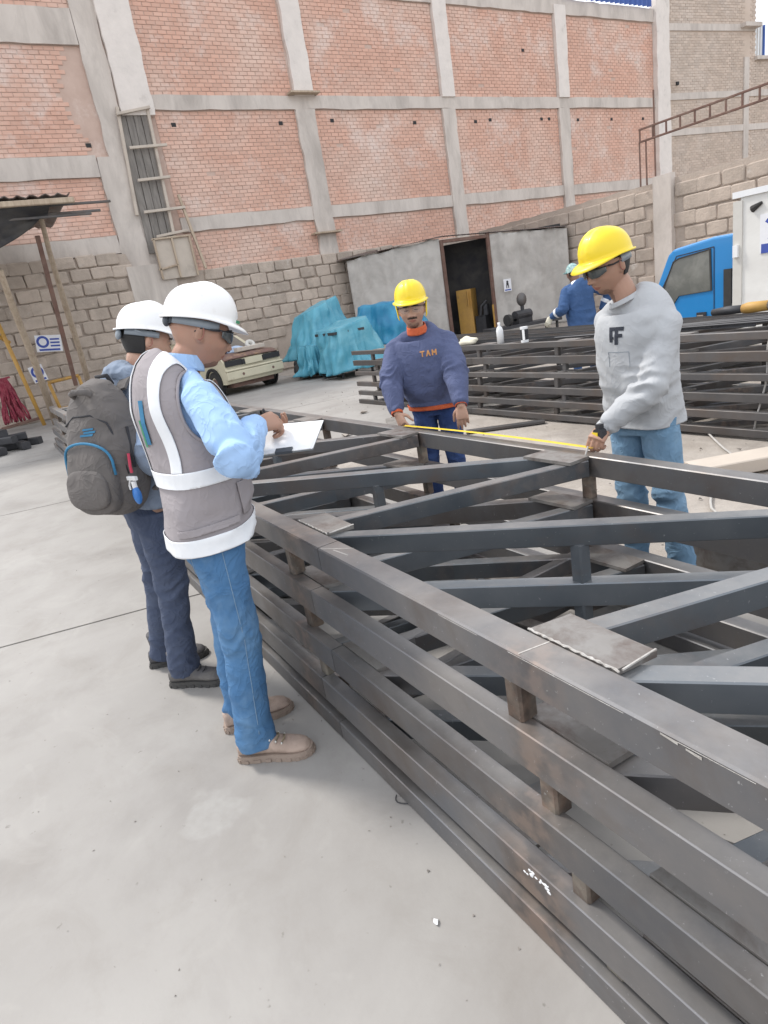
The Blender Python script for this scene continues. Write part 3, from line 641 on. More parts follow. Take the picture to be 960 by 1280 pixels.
# ================================================================ TRUSS STACKS
NN = [-.915-1.335*k for k in range(-3, 9)]       # near-chord nodes
FN = [-.66-1.335*k for k in range(-3, 9)]        # far-chord nodes
XR, XL = 2.4, -12.6
def truss(name, label, layers, group, ys, X0, X1, nn, fn, mc, mdg, mp, postlen=None, dgw=.063, seed=0, plates=True, mids=True):
    """layers: list of (z_top, height, y_outer_near)"""
    rnd = random.Random(seed)
    t = thing(name, label, 'truss', ((X0+X1)/2, (ys[0]+ys[1])/2, layers[-1][0]-layers[-1][1]), 0, group)
    yn0, yf0 = ys; cw = .09
    for li, (zt, h, yo) in enumerate(layers):
        cw = .09 if (zt > .75 and seed < 50) else .054
        zc = zt-h/2; yf = yf0+(yn0-yo)*.6
        # near and far chords are welded from lengths, butted with a thin joint
        for yy, cuts in ((yo+cw/2, [X0, -7.4+li*.7, -2.02-.13*li if seed < 50 else -4, X1]), (yf-.04, [X0, -6.1-li*.9, -.2, X1])):
            for a, b in zip(cuts[:-1], cuts[1:]):
                w = cw if yy < (yn0+yf0)/2 else .075
                MB().bar((a+.002, yy, zc), (b-.002, yy, zc), w, h, ch=.055).build('chord', M[mc], t)
        k = 0
        for i, xn in enumerate(nn):
            if not X0+.1 < xn < X1-.1: continue
            for j, xf in enumerate((fn[i], fn[i-1] if i > 0 else None)):
                if xf is None or not X0 < xf < X1+.8: continue
                dx = -.08 if j == 0 else .10
                p = (xn+dx+(0 if j == 0 else .02), yo+cw+.02, zc-.004*(k % 3)); q = (xf+(.04 if j == 0 else -.10), yf-.085, zc-.004*(k % 2))
                MB().bar(p, q, dgw, h*.80, ch=.06).build('diagonal', M[mdg if rnd.random() < .75 else mc], t)
                k += 1
        if seed in (2, 3):
            for x in nn:
                if X0+.2 < x < X1-.2:
                    MB().bar((x-.01, yo+cw+.001, zc+.002), (x-.05, yf-.081, zc+.002), .05, h*.7, ch=.08).build('cross_strut', M[mc if rnd.random() < .5 else mdg], t)
        if plates:
            for x in nn:
                if X0+.2 < x < X1-.2:
                    m = MB(); j = rnd.uniform(-.015, .015)
                    m.prism([(x-.125+j, yo+cw+.001), (x+.13+j, yo+cw+.001), (x+.14, yo+cw+.115), (x-.105, yo+cw+.12)], zt-.012, zt+.004)
                    m.build('gusset_plate', M['steel_plate'], t)
            for x in fn:
                if X0+.2 < x < X1-.2:
                    m = MB(); m.prism([(x-.22, yf-.21), (x+.06, yf-.20), (x+.06, yf-.079), (x-.2, yf-.079)], zt-.012, zt+.003)
                    m.build('gusset_plate', M['steel_plate'], t)
        # posts to the layer below
        if li < len(layers)-1 or postlen:
            zb = layers[li+1][0] if li < len(layers)-1 else zt-h-postlen; ynb = layers[li+1][2] if li < len(layers)-1 else yo
            for x in nn:
                if X0 < x < X1:
                    xx = x-.12+.10*li-(.16 if seed == 2 else .0)
                    MB().bar((xx, max(yo, ynb)+.038, zb+.001), (xx, max(yo, ynb)+.038, zt-h-.001), .055, .055, (1, 0, 0)).build('post', M[mp], t)
            for x in fn:
                if X0 < x < X1:
                    MB().bar((x+.02, yf-.045, zb+.001), (x+.02, yf-.045, zt-h-.001), .05, .05, (1, 0, 0)).build('post', M[mp], t)
                if mids and X0 < x < X1-.6:
                    MB().bar((x-.78, (yo+yf)/2+.0, zb-.02), (x-.78, (yo+yf)/2+.0, zt-h*.86), .05, .05, (1, 0, 0)).build('post', M[mdg], t)
    return t
G1 = 'steel trusses stacked in the front pile'
T1 = truss('steel_truss', 'uppermost steel truss of the front pile, with the measuring tape along its far chord', [(.80, .095, .83), (.592, .11, .82)], G1, (.83, 2.24), XL, XR, NN, FN, 'steel', 'steel_blue', 'steel_post', postlen=.098, seed=1)
T2 = truss('steel_truss', 'middle steel truss of the front pile, between uppermost and lowest', [(.39, .10, .80), (.215, .105, .787)], G1, (.80, 2.2), XL-.5, XR, [x+.36 for x in NN], [x+.30 for x in FN], 'steel', 'steel_blue', 'steel_post', postlen=.025, seed=2)
T3 = truss('steel_truss', 'lowest steel truss of the front pile, lying flat on the concrete beside the tan boots', [(.08, .078, .772)], G1, (.772, 2.2), XL-.9, XR, [x-.33 for x in NN], [x-.40 for x in FN], 'steel', 'steel_blue', 'steel_post', seed=3)
# packing blocks between first and second truss
# weld beads along the gusset plates, saw marks and chalk
random.seed(9)
for x in NN:
    if not -6 < x < 2.3: continue
    m = MB(); pts = []
    for i in range(26):
        pts.append((x-.13+.265*i/25, .921+.0015*math.sin(i*2.2), .8035+.001*math.sin(i*1.7)))
    m.tube(pts, [.0028+.0012*math.sin(i*2.9) for i in range(26)], 5); m.build('weld_bead', M['bead'], T1)
    m = MB(); pts = [(x+.135-.0*i, .93+.108*i/9, .8035) for i in range(10)]; m.tube(pts, .003, 5); m.build('weld_bead', M['bead'], T1)
for k, (p, q) in enumerate((((-.985, .832, .8006), (-.97, .915, .8006)), ((-2.0, .835, .8006), (-1.9, .915, .8006)), ((-1.95, .86, .8006), (-1.86, .87, .8006)))):
    m = MB(); a, b = V(*p), V(*q); sdd = (b-a).cross(V(0, 0, 1)).normalized()*.0022; m.add([a-sdd, b-sdd, b+sdd, a+sdd], [(0, 1, 2, 3)]); m.build('chalk_line', M['bead'], T1)
m = MB(); random.seed(2)
for i in range(90):   # bright ground edge along the corner of the near chord
    x = -1.35+.9*i/90
    if noise.noise(V(x*7, 0, 0)) > -.05: m.add([(x, .8295, .7915), (x+.0105, .8295, .7915), (x+.0105, .834, .7985), (x, .834, .7985)], [(0, 1, 2, 3)])
tag(m.build('ground_edge', M['bead'], T1), kind='stuff')
for x0, x1, y, z in ((-.62, -.585, .829, .79), (-.57, -.54, .829, .785)):
    m = MB(); m.add([(x0, y, z), (x1, y, z-.004), (x1, y, z+.003), (x0, y, z+.004)], [(0, 1, 2, 3)]); m.build('grinding_mark', M['bead'], T1)
m = MB(); pts = [(-.95+.012*i, .797-.0*i, .11+.004*math.sin(i*3)) for i in range(2)]
for i in range(16): m.ell((-1.0+.09*random.random()**1.5, .7865, .185+random.uniform(-.012, .012)), (random.uniform(.002, .009), .0015, random.uniform(.002, .006)), 7, 4)
tag(m.build('paint_drip', M['plastic_white'], T2), kind='stuff')

random.seed(77)
for k in range(9):
    x = -.4-.75*k+random.uniform(-.2, .2); y = random.uniform(1.1, 1.7); a = random.uniform(.2, 1.3); L_ = random.uniform(.5, 1.1); zt = .397 if k % 2 else .222
    m = MB(); m.bar((x-math.cos(a)*L_/2, y-math.sin(a)*.32, zt+.004+.006*(k % 2)), (x+math.cos(a)*L_/2, y+math.sin(a)*.32, zt+.008), random.uniform(.05, .11), .008)
    m.build('flat_bar', M['steel_blue' if k % 2 else 'steel_plate'], label='loose flat offcut lying across the inner layers of the front pile', cat='flat bar', group='loose flat offcuts inside the front pile')
G2 = 'steel trusses stacked behind the two workers in yellow helmets'
N2_ = [-1.1-1.34*k for k in range(-2, 8)]; F2_ = [-.85-1.34*k for k in range(-2, 8)]
for s, (lab, lay) in enumerate((('uppermost truss of the rear pile, with a bottle and a can standing on it', [(.87, .065, 5.42), (.71, .085, 5.42)]),
                                ('middle truss of the rear pile behind the workers', [(.53, .06, 5.38), (.36, .075, 5.38)]),
                                ('lowest truss of the rear pile, just above the bare dirt', [(.215, .07, 5.34), (.07, .065, 5.32)]))):
    t = truss('steel_truss', lab, lay, G2, (lay[0][2], 6.5), -9.9+.08*s, 1.2, N2_, F2_, 'steel_back', 'steel', 'steel_back', postlen=.075 if s < 2 else None, seed=60+s, dgw=.06, mids=(s < 2))
for x in (-9.6, -6.9, -4.2, -1.5):
    for y in (5.5, 6.3): MB().box((x, y, -.012), (.12, .12, .022)).build('wooden_spacer', M['grey_board'], label='short timber spacer under the rear truss pile', cat='spacer', group='timber spacers under the rear pile')
GR = 'thin steel bars lying loose on the rear pile'
random.seed(21)
for k in range(9):
    y = 5.62+.1*k; x0 = -9.3+random.uniform(0, 1.5); L_ = random.uniform(4.5, 6.5); z = .874+.008*(k % 3); a = random.uniform(-.06, .06)
    m = MB(); w = .014
    m.sweep([(-w, 0), (w, 0), (w, .004), (-w+.004, .004), (-w+.004, .024), (-w, .024)], (x0, y, z), (x0+L_, y+a*L_*.5, z+random.uniform(0, .012)))
    m.build('angle_bar', M['black_steel' if k % 3 == 0 else 'steel_back'], label='thin dark angle bar lying lengthwise on top of the rear truss pile', cat='bar', group=GR)
for k in range(7):
    y = 5.6+.12*k; x0 = -5.4+.3*k; m = MB(); m.tube([(x0, y, .885), (x0+3.4-.2*k, y+.12-.08*k, .93+.018*k)], .011, 6)
    m.build('steel_rod', M['black_steel'], label='round steel rod rising slightly toward the grinder on the rear pile', cat='rod', group='round steel rods under the grinder')

# ---- things on the rear pile
def bottle(nm, label, c, r, h, mt):
    t = thing(nm, label, 'bottle', c)
    MB().lathe([(0, 0), (r, 0), (r, h*.62), (r*.8, h*.74), (r*.35, h*.84), (r*.33, h*.9)], c, 16).build('body', M[mt], t, smooth=True)
    MB().lathe([(r*.4, h*.88), (r*.42, h), (0, h)], c, 12).build('cap', M[mt], t, smooth=True); return t
bottle('water_bottle', 'white plastic bottle standing on the rear pile left of the can', (-6.17, 5.47, .872), .042, .25, 'plastic_white')
ct = thing('tin_can', 'white can with a dark printed side standing beside the white bottle', 'can', (-5.75, 5.47, .872))
MB().cyl((-5.75, 5.47, .872), (-5.75, 5.47, 1.05), .045, 18).build('body', M['plastic_white'], ct)
MB().lathe([(.0463, .03), (.0463, .15)], (-5.75, 5.47, .872), 18).build('label_band', M['print_black'], ct)
MB().box((-5.75+.03, 5.428, .96), (.035, .006, .12)).build('label_panel', M['plastic_white'], ct)
def lump(nm, label, cat, c, r, mt, seed):
    m = MB(); m.ell(c, r, 18, 12); vs = []
    for v in m.v:
        p = V(*v)-V(*c); k = 1+.45*noise.noise(V(p.x/r[0]*1.3+seed, p.y/r[1]*1.3, p.z/r[2]*1.3)); q = V(*c)+p*k; vs.append((q.x, q.y, max(q.z, c[2]-r[2]*.7)))
    m.v = vs; return m.build(nm, M[mt], smooth=True, label=label, cat=cat)
lump('rag', 'crumpled cream rag lying on the rear pile left of the bottle', 'rag', (-6.85, 5.5, .915), (.17, .07, .06), 'rag', 1)
lump('plastic_bag', 'small white plastic bag on the rear pile beside the worker in the blue sweater', 'bag', (-8.15, 5.5, .90), (.14, .07, .045), 'plastic_white', 3)
GZ = -.07; _n = len(bpy.data.objects)
gr = thing('angle_grinder', 'yellow and grey angle grinder lying on the rear pile at the right edge', 'grinder', (-3.1, 5.9, 1.0))
m = MB(); m.tube([(-3.75, 5.98, 1.06), (-3.6, 5.97, 1.07), (-3.45, 5.96, 1.075)], [.03, .04, .036], 12); m.build('handle', M['black_steel'], gr, smooth=True)
m = MB(); m.tube([(-3.45, 5.96, 1.075), (-3.4, 5.96, 1.08), (-3.2, 5.94, 1.09)], [.04, .05, .045], 12); m.build('body', M['yellow_paint'], gr, smooth=True)
m = MB(); m.tube([(-3.2, 5.94, 1.09), (-3.1, 5.93, 1.10), (-2.95, 5.93, 1.12)], [.045, .065, .04], 12); m.build('head', M['steel_plate'], gr, smooth=True)
m = MB(); m.cyl((-3.05, 5.93, 1.02), (-3.05, 5.93, 1.035), .07, 18); m.build('disc', M['steel_back'], gr)
m = MB(); m.tube([(-2.98+.02*math.sin(i), 5.7-.03*i, 1.09-.05*i-.004*i*i) for i in range(12)], .008, 6); m.build('power_cord', M['cable'], smooth=True, label='pale cord hanging from the grinder over the rear pile', cat='cord')

for o in gr.children: o.location.z += GZ
# ---- tape measure blade
m = MB(); pts = []
n = 30
for i in range(n+1):
    t = i/n; x = -3.52+(1.55)*t; y = 2.222+.02*math.sin(t*3)*.4; z = .806+.014*math.sin(t*PI)*.4+.012*t; pts.append((x, y, z))
for p in pts: m.v += [(p[0], p[1]-.013, p[2]+.003), (p[0], p[1], p[2]-.001), (p[0], p[1]+.013, p[2]+.003)]
for i in range(n): m.f += [(3*i, 3*i+1, 3*i+4, 3*i+3), (3*i+1, 3*i+2, 3*i+5, 3*i+4)]; m.m += [0, 0]
MM('tape_yellow', (.85, .62, .03), (.78, .56, .03), scale=9, rough=.4, bump=0)
tm = thing('tape_measure', 'yellow measuring tape stretched between the two workers along the far chord', 'tape measure', (-1.98, 2.24, .82))
o = m.build('blade', M['tape_yellow'], tm, smooth=True); md = o.modifiers.new('s', 'SOLIDIFY'); md.thickness = .001
m = MB(); q = []
for i in range(14):
    a = 2*PI*i/14; q.append((.026*math.copysign(abs(math.cos(a))**.6, math.cos(a)), .030*math.copysign(abs(math.sin(a))**.6, math.sin(a))))
TMc = V(-1.955, 2.262, .872)
m.v = [tuple(TMc+V(x, y, z)) for y in (-.017, .017) for (x, z) in q]; m.f = [tuple(range(14)), tuple(range(27, 13, -1))]+[(i, 14+i, 14+(i+1) % 14, (i+1) % 14) for i in range(14)]; m.m = [0]*16
m.build('case', M['print_black'], tm)
MB().box((TMc.x-.012, TMc.y-.019, TMc.z-.004), (.03, .004, .035)).build('case_face', M['tape_yellow'], tm)
MB().box((TMc.x+.0, TMc.y, TMc.z+.04), (.022, .03, .02)).build('lock_button', M['print_black'], tm)
m = MB(); m.tube([(-1.955, 2.18, .84), (-1.96, 2.165, .80), (-1.965, 2.17, .75), (-1.96, 2.175, .70)], .004, 6); m.build('wrist_strap', M['cable'], tm, smooth=True)

# ---- debris on the dirt behind the front pile
def slabthing(nm, label, cat, c, d, rz, mt, group=None):
    m = MB(); m.bar((c[0]-math.cos(rz)*d[0]/2, c[1]-math.sin(rz)*d[0]/2, c[2]), (c[0]+math.cos(rz)*d[0]/2, c[1]+math.sin(rz)*d[0]/2, c[2]), d[1], d[2], ch=.08)
    return m.build(nm, M[mt], label=label, cat=cat, group=group)
slabthing('plank', 'pale thick plank on the dirt at the right edge behind the near rail', 'plank', (-2.55, 4.62, .05), (1.0, .24, .10), 1.1, 'pale_ply')
slabthing('tile_piece', 'small pale broken tile on the dirt between the two yellow helmets', 'tile', (-6.2, 5.52, -.0), (.26, .16, .035), .6, 'pale_ply')
slabthing('plank', 'flat grey board on the ground left of the worker in the blue sweater', 'plank', (-7.3, 4.45, .012), (.95, .16, .025), -.5+PI, 'grey_board')
slabthing('steel_flat', 'dark flat bar on the dirt under the rear pile between the workers', 'steel bar', (-5.6, 4.9, .005), (.9, .1, .03), .9, 'steel_back')
slabthing('channel_beam', 'broad grey channel section standing on edge behind the near pile at the right edge', 'channel', (-.85, 2.95, .14), (2.2, .12, .24), .06, 'steel_plate')
random.seed(31)
for k in range(12):
    x, y = random.uniform(-9.0, -6.6), random.uniform(3.4, 5.2)
    m = MB(); q = [V(random.uniform(-1, 1), random.uniform(-1, 1), random.uniform(-.15, .45)) for _ in range(10)]
    bmh = bmesh.new(); [bmh.verts.new(p*random.uniform(.05, .10)+V(x, y, .01)) for p in q]; bmesh.ops.convex_hull(bmh, input=bmh.verts)
    me = bpy.data.meshes.new('stone'); bmh.to_mesh(me); bmh.free(); me.materials.append(M['dirt'])
    o = bpy.data.objects.new('stone', me); COL.objects.link(o); tag(o, 'grey rubble stone on the yard floor left of the worker in the blue sweater', 'stone', 'rubble stones behind the front pile')
m = MB(); cpts = [(-3.9, 5.3, 0), (-3.54, 5.5, .0), (-3.2, 5.15, .0), (-3.02, 4.97, .0), (-2.72, 4.7, .0), (-2.6, 4.4, .0), (-2.62, 4.2, 0), (-2.54, 4.04, .0), (-2.4, 3.8, 0), (-2.33, 3.7, .0), (-2.15, 3.55, .0), (-1.8, 3.5, 0)]
m.tube([(p[0], p[1], -.003) for p in cpts], .009, 6); m.build('ground_cable', M['cable'], smooth=True, label='thin pale cable snaking over the dirt behind the man in the grey shirt', cat='cable')
m = MB()
q = [V(-1.03, .46, .0)]; bmh = bmesh.new()
random.seed(8); [bmh.verts.new((-1.155+random.uniform(-.011, .011), .593+random.uniform(-.009, .009), random.uniform(0, .012))) for _ in range(12)]; bmesh.ops.convex_hull(bmh, input=bmh.verts)
me = bpy.data.meshes.new('pebble'); bmh.to_mesh(me); bmh.free(); me.materials.append(M['plastic_white'])
o = bpy.data.objects.new('pebble', me); COL.objects.link(o); tag(o, 'small white pebble alone on the concrete near the lowest rail', 'pebble')
m = MB(); m.tube([(-1.62+.01*i, .765-.016*math.sin(i*.6), .004) for i in range(7)], .002, 5); m.build('wire_bit', M['black_steel'], label='short bent wire on the concrete against the lowest rail', cat='wire')

# ================================================================ OLD CAR
car = thing('old_car', 'stripped cream car with a rusty brown hood and flat front parked by the block wall', 'car', (-17.4, 5.35, 0), math.radians(12))
# local: x forward, y left, z up ; front face at x=+1.75
def carb(nm, mt, m, **k): return m.build(nm, M[mt], car, local=True, **k)
prof = [(1.86, .28), (1.90, .40), (1.90, .52), (1.86, .80), (1.78, .88), (.85, .97), (.25, 1.34), (-.3, 1.42), (-1.1, 1.38), (-1.7, .98), (-1.95, .92), (-2.0, .4), (-1.9, .28)]
def carshell():
    m = MB(); ys_ = [(-.80, .0), (-.84, .03), (.84, .03), (.80, 0)]
    rows = []
    for y, s_ in ((-.80, .965), (-.83, 1), (-.3, 1.0), (.3, 1.0), (.83, 1), (.80, .965)):
        rows.append([(x*(1 if abs(x) < 1.6 else s_), y*(1 if z < .95 else 1-.35*(z-.95)), .28+(z-.28)*(s_ if z > .9 else 1)) for x, z in prof])
    n = len(prof)
    for r_ in rows: m.v += r_
    for i in range(5): m.f += [(i*n+k, i*n+(k+1) % n, (i+1)*n+(k+1) % n, (i+1)*n+k) for k in range(n)]
    m.f += [tuple(range(n-1, -1, -1)), tuple(range(5*n, 6*n))]; m.m = [0]*len(m.f); return m
o = carb('body', 'car_paint', carshell()); md = o.modifiers.new('b', 'BEVEL'); md.width = .03; md.segments = 2; md.limit_method = 'ANGLE'
m = MB(); m.box((1.88, 0, .47), (.16, 1.66, .20)); m.box((1.93, 0, .60), (.08, 1.66, .05)); o = carb('bumper', 'car_paint', m); md = o.modifiers.new('b', 'BEVEL'); md.width = .025; md.segments = 2
for y in (-.56, .56):
    MB_ = MB(); MB_.box((1.90, y, .76), (.06, .46, .13)); carb('headlight_opening', 'dark', MB_)
m = MB(); m.box((1.915, 0, .755), (.05, .50, .15)); carb('grille_panel', 'car_paint', m)
for y in (-.30, .30): carb('grille_slot', 'dark', MB().box((1.925, y, .75), (.05, .07, .12)))
for y in (-.38, .5): carb('fog_lamp_hole', 'car_rust', MB().lathe([(0, .0), (.035, 0)], (1.965, y, .47), 12, Matrix(((0, 0, 1), (0, 1, 0), (-1, 0, 0)))))
m = MB(); nu, nv = 16, 12
for i in range(nu+1):
    for j in range(nv+1):
        x = .8+1.08*i/nu; y = -.78+1.56*j/nv; m.v.append((x, y, 1.0-(x-.8)*.085-.06*max(0, (x-1.7))/.18+.012*noise.noise(V(x*4, y*4, 0))+.03*(1-(y/.8)**2)))
m.f = [(i*(nv+1)+j, (i+1)*(nv+1)+j, (i+1)*(nv+1)+j+1, i*(nv+1)+j+1) for i in range(nu) for j in range(nv)]; m.m = [0]*len(m.f)
o = carb('hood', 'car_rust', m, smooth=True); md = o.modifiers.new('s', 'SOLIDIFY'); md.thickness = .03
m = MB(); m.add([(.86, -.66, 1.005), (.86, .66, 1.005), (.27, .58, 1.36), (.27, -.58, 1.36)], [(0, 1, 2, 3)]); carb('windscreen', 'glass_truck', m)
for s_ in (-1, 1):
    m = MB(); m.add([(.66, s_*.825, 1.0), (.2, s_*.72, 1.31), (-.3, s_*.71, 1.37), (-.35, s_*.825, 1.0)], [(0, 1, 2, 3)]); carb('side_window', 'glass_truck', m)
    for x in (1.25, -1.25):
        MY = Matrix(((1, 0, 0), (0, 0, s_), (0, 1, 0)))
        wt = carb('wheel', 'rubber', MB().lathe([(0, -.09), (.26, -.09), (.30, -.06), (.30, .06), (.26, .09), (.17, .09), (.16, .05), (0, .04)], (x, s_*.74, .30), 24, MY), smooth=False)
        m = MB().lathe([(.16, .052), (.10, .07), (.04, .06), (0, .06)], (x, s_*.74, .30), 16, MY); m.build('hub', M['car_rust'], wt, local=True)
        m = MB(); m.lathe([(.30, .10), (.37, .10), (.37, .06), (.30, .06)], (x, s_*.75, .33), 20, MY); carb('wheel_arch', 'dark', m)
m = MB(); m.box((1.5, 0, .22), (.5, 1.2, .1)); m.cyl((1.6, -.7, .28), (1.6, .7, .28), .03, 8); carb('front_axle', 'rust_steel', m)
def onhood(nm, label, cat, c, r, mt, seed):
    p = Matrix.Rotation(math.radians(12), 4, 'Z') @ V(*c); return lump(nm, label, cat, (p.x-17.4, p.y+5.35, c[2]), r, mt, seed)
MM('cloth_navy', (.03, .045, .13), (.04, .06, .18), scale=9, rough=.9); MM('cloth_lblue', (.35, .45, .62), (.5, .58, .7), scale=9, rough=.9)
onhood('cloth_bundle', 'dark navy cloth bundled on the hood of the old car', 'cloth', (1.2, -.5, 1.06), (.22, .26, .13), 'cloth_navy', 2)
onhood('cloth_bundle', 'pale blue cloth lying beside the navy bundle on the car hood', 'cloth', (1.3, -.08, 1.03), (.2, .26, .09), 'cloth_lblue', 5)
p = Matrix.Rotation(math.radians(12), 4, 'Z') @ V(1.3, .36, 0)
m = MB(); m.lathe([(.10, 0), (.13, .03), (.13, .14), (.10, .17), (.05, .15), (.04, .05)], (p.x-17.4, p.y+5.35, 1.03), 18, Matrix.Rotation(.9, 3, 'Y')); m.build('air_filter', M['seal_white'], smooth=True, label='round white rimmed part resting on the rusty car hood', cat='car part')
m = MB(); m.box((0, 0, 0), (.3, .5, .1)); p = Matrix.Rotation(math.radians(12), 4, 'Z') @ V(1.62, .15, 0); m = MB(); m.bar((p.x-17.4+.1, p.y+5.35-.4, 1.03), (p.x-17.4-.1, p.y+5.35+.4, 1.03), .16, .1); m.build('foam_strip', M['pale_ply'], label='torn tan strip lying across the front of the rusty hood', cat='strip')

# ================================================================ TARPS
def draped(nm, label, c, d, h, rz, mt, seed, hem=.12, taper=.12, tilt=(0, 0), bulge=.06):
    """cloth over a box: dense ring grid from the top centre to the hem, with vertical folds"""
    m = MB(); nr, na = 34, 110
    hx, hy = d[0]/2, d[1]/2
    for j in range(nr+1):
        v = j/nr
        for i in range(na):
            a = 2*PI*i/na; ca, sa = math.cos(a), math.sin(a)
            e = 2/(abs(ca)**5+abs(sa)**5)**.2/2
            if v < .4: rr = v/.4; z = h; k = 0
            else: k = (v-.4)/.6; rr = 1+taper*k; z = h*(1-k)+hem*k*(1+.9*noise.noise(V(ca*2+seed, sa*2, 1)))
            fold = ((.5-1.6*abs(noise.noise(V(ca*2.6+seed, sa*2.6, seed+k*.8))))+noise.noise(V(ca*6+seed, sa*6, k*1.5))*.5+.6*noise.noise(V(ca*2+k*2, sa*2+seed, k*3)))*(.05+.17*k if v >= .4 else .05*rr)
            x = (hx*rr+fold)*ca*e; y = (hy*rr+fold)*sa*e
            if v < .4: z += .05*noise.noise(V(x*3+seed, y*3, 0)) - .04*rr**6
            z += tilt[0]*x*(1-k)+tilt[1]*y*(1-k)
            M_ = Matrix.Rotation(rz, 3, 'Z') @ V(x, y, 0); m.v.append((c[0]+M_.x, c[1]+M_.y, c[2]+z))
    m.f = [(j*na+i, (j+1)*na+i, (j+1)*na+(i+1) % na, j*na+(i+1) % na) for j in range(nr) for i in range(na)]; m.m = [0]*len(m.f)
    o = m.build(nm, M[mt], smooth=True, label=label, cat='tarpaulin'); md = o.modifiers.new('s', 'SOLIDIFY'); md.thickness = .008; return o
draped('blue_tarp', 'tall bright blue tarpaulin thrown over machinery right of the old car', (-16.0, 7.9, 0), (.8, .95), 1.75, .2, 'tarp', 1, hem=.5, tilt=(.15, .3), taper=.75)
draped('blue_tarp', 'blue tarpaulin with hanging ragged side over a table in the middle of the covered things', (-14.3, 7.7, 0), (1.0, 1.0), 1.25, .1, 'tarp', 7, hem=.14, tilt=(0, .2), taper=.4)
draped('blue_tarp', 'darker blue tarpaulin behind the left shoulder of the worker in the blue sweater', (-15.2, 9.6, 0), (1.1, 1.3), 1.55, .3, 'tarp_dark', 12, hem=.5, taper=.45)
draped('blue_tarp', 'small loose blue tarpaulin sagging between the tall one and the table', (-15.3, 7.25, 0), (.45, .5), .85, .4, 'tarp', 19, hem=.1, taper=.3)
random.seed(17)
for k, (x, y, s_) in enumerate(((-15.6, 7.1, .22), (-15.5, 7.45, .2), (-16.0, 7.3, .25), (-15.1, 7.5, .16), (-16.2, 8.2, .3))):
    o = lump('scrap_engine', 'dark greasy engine part under the tall blue tarpaulin', 'engine part', (x, y, s_), (s_*1.3, s_*1.1, s_), 'black_steel', k*3.3); o['group'] = 'engine parts beneath the tarps'
for dx, dy in ((-.45, -.45), (.45, -.45), (-.45, .45), (.45, .45)): pass
tt = thing('covered_table', 'dark frame of the table beneath the middle blue tarpaulin', 'table', (-14.3, 7.7, 0))
MB().box((-14.3, 7.7, 1.05), (1.0, 1.05, .06)).build('table_top', M['black_steel'], tt)
for dx, dy in ((-.4, -.42), (.4, -.42), (-.4, .42), (.4, .42)): MB().bar((-14.3+dx, 7.7+dy, 0), (-14.3+dx, 7.7+dy, 1.02), .05, .05, (1, 0, 0)).build('leg', M['black_steel'], tt)

# ================================================================ TRUCK
TY = 9.6; TZ = -.50
tk = thing('box_truck', 'blue cab box truck with a tall white cargo body parked behind the rear pile', 'truck', (-6.2, TY, TZ))
# side facing the camera lies in the plane Y = TY ; truck points to -X
def tb_(nm, mt, m, **k):
    if nm not in ('cargo_body', 'corner_post', 'roof_edge', 'latch', 'roof_rail', 'emblem_panel', 'emblem_plate', 'emblem_ring', 'chassis_rail'):
        m.v = [(-7.14+(v[0]+7.25)*.90 if v[0] < -4.5 else v[0], v[1], v[2]) for v in m.v]
    return m.build(nm, M[mt], tk, **k)
cabprof = [(-7.22, .78), (-7.27, .95), (-7.22, 1.25), (-7.16, 1.42), (-6.83, 2.05), (-6.72, 2.12), (-6.0, 2.20), (-5.62, 2.20), (-5.58, 2.12), (-5.58, .78), (-5.72, .78)]
arch = [(-5.85, .62), (-5.98, .80), (-6.2, .90), (-6.45, .90), (-6.68, .80), (-6.8, .62)]
outline = cabprof[:]
def extr(poly, y0, y1, bev=.02):
    m = MB(); n = len(poly)
    m.v = [(x, y0, z+TZ) for x, z in poly]+[(x, y1, z+TZ) for x, z in poly]
    m.f = [tuple(range(n)), tuple(range(2*n-1, n-1, -1))]+[(i, n+i, n+(i+1) % n, (i+1) % n) for i in range(n)]; m.m = [0]*len(m.f); return m
cab = tb_('cab', 'truck_blue', extr(cabprof, TY, TY+1.75)); md = cab.modifiers.new('b', 'BEVEL'); md.width = .06; md.segments = 3; md.limit_method = 'ANGLE'; md.angle_limit = .35
win = [(-7.04, 1.30), (-6.72, 1.92), (-6.62, 1.96), (-6.06, 2.02), (-6.04, 1.45), (-6.62, 1.42), (-6.80, 1.22), (-6.98, 1.18)]
winf = tb_('door_window', 'glass_truck', extr(win, TY-.006, TY+.02))
def frame(poly, grow, y0, y1, mt, nm, parent):
    cx = sum(p[0] for p in poly)/len(poly); cz = sum(p[1] for p in poly)/len(poly); m = MB(); n = len(poly)
    out = [(cx+(x-cx)*grow, cz+(z-cz)*grow) for x, z in poly]
    for y in (y0, y1): m.v += [(x, y, z+TZ) for x, z in poly]+[(x, y, z+TZ) for x, z in out]
    for i in range(n):
        j = (i+1) % n; m.f += [(i, n+i, n+j, j), (n+i, 3*n+i, 3*n+j, n+j), (i, j, 2*n+j, 2*n+i)]
    m.m = [0]*len(m.f); m.v = [(-7.14+(v[0]+7.25)*.90, v[1], v[2]) for v in m.v]
    return m.build(nm, M[mt], parent)
frame(win, 1.05, TY-.016, TY, 'rubber', 'window_seal', tk)
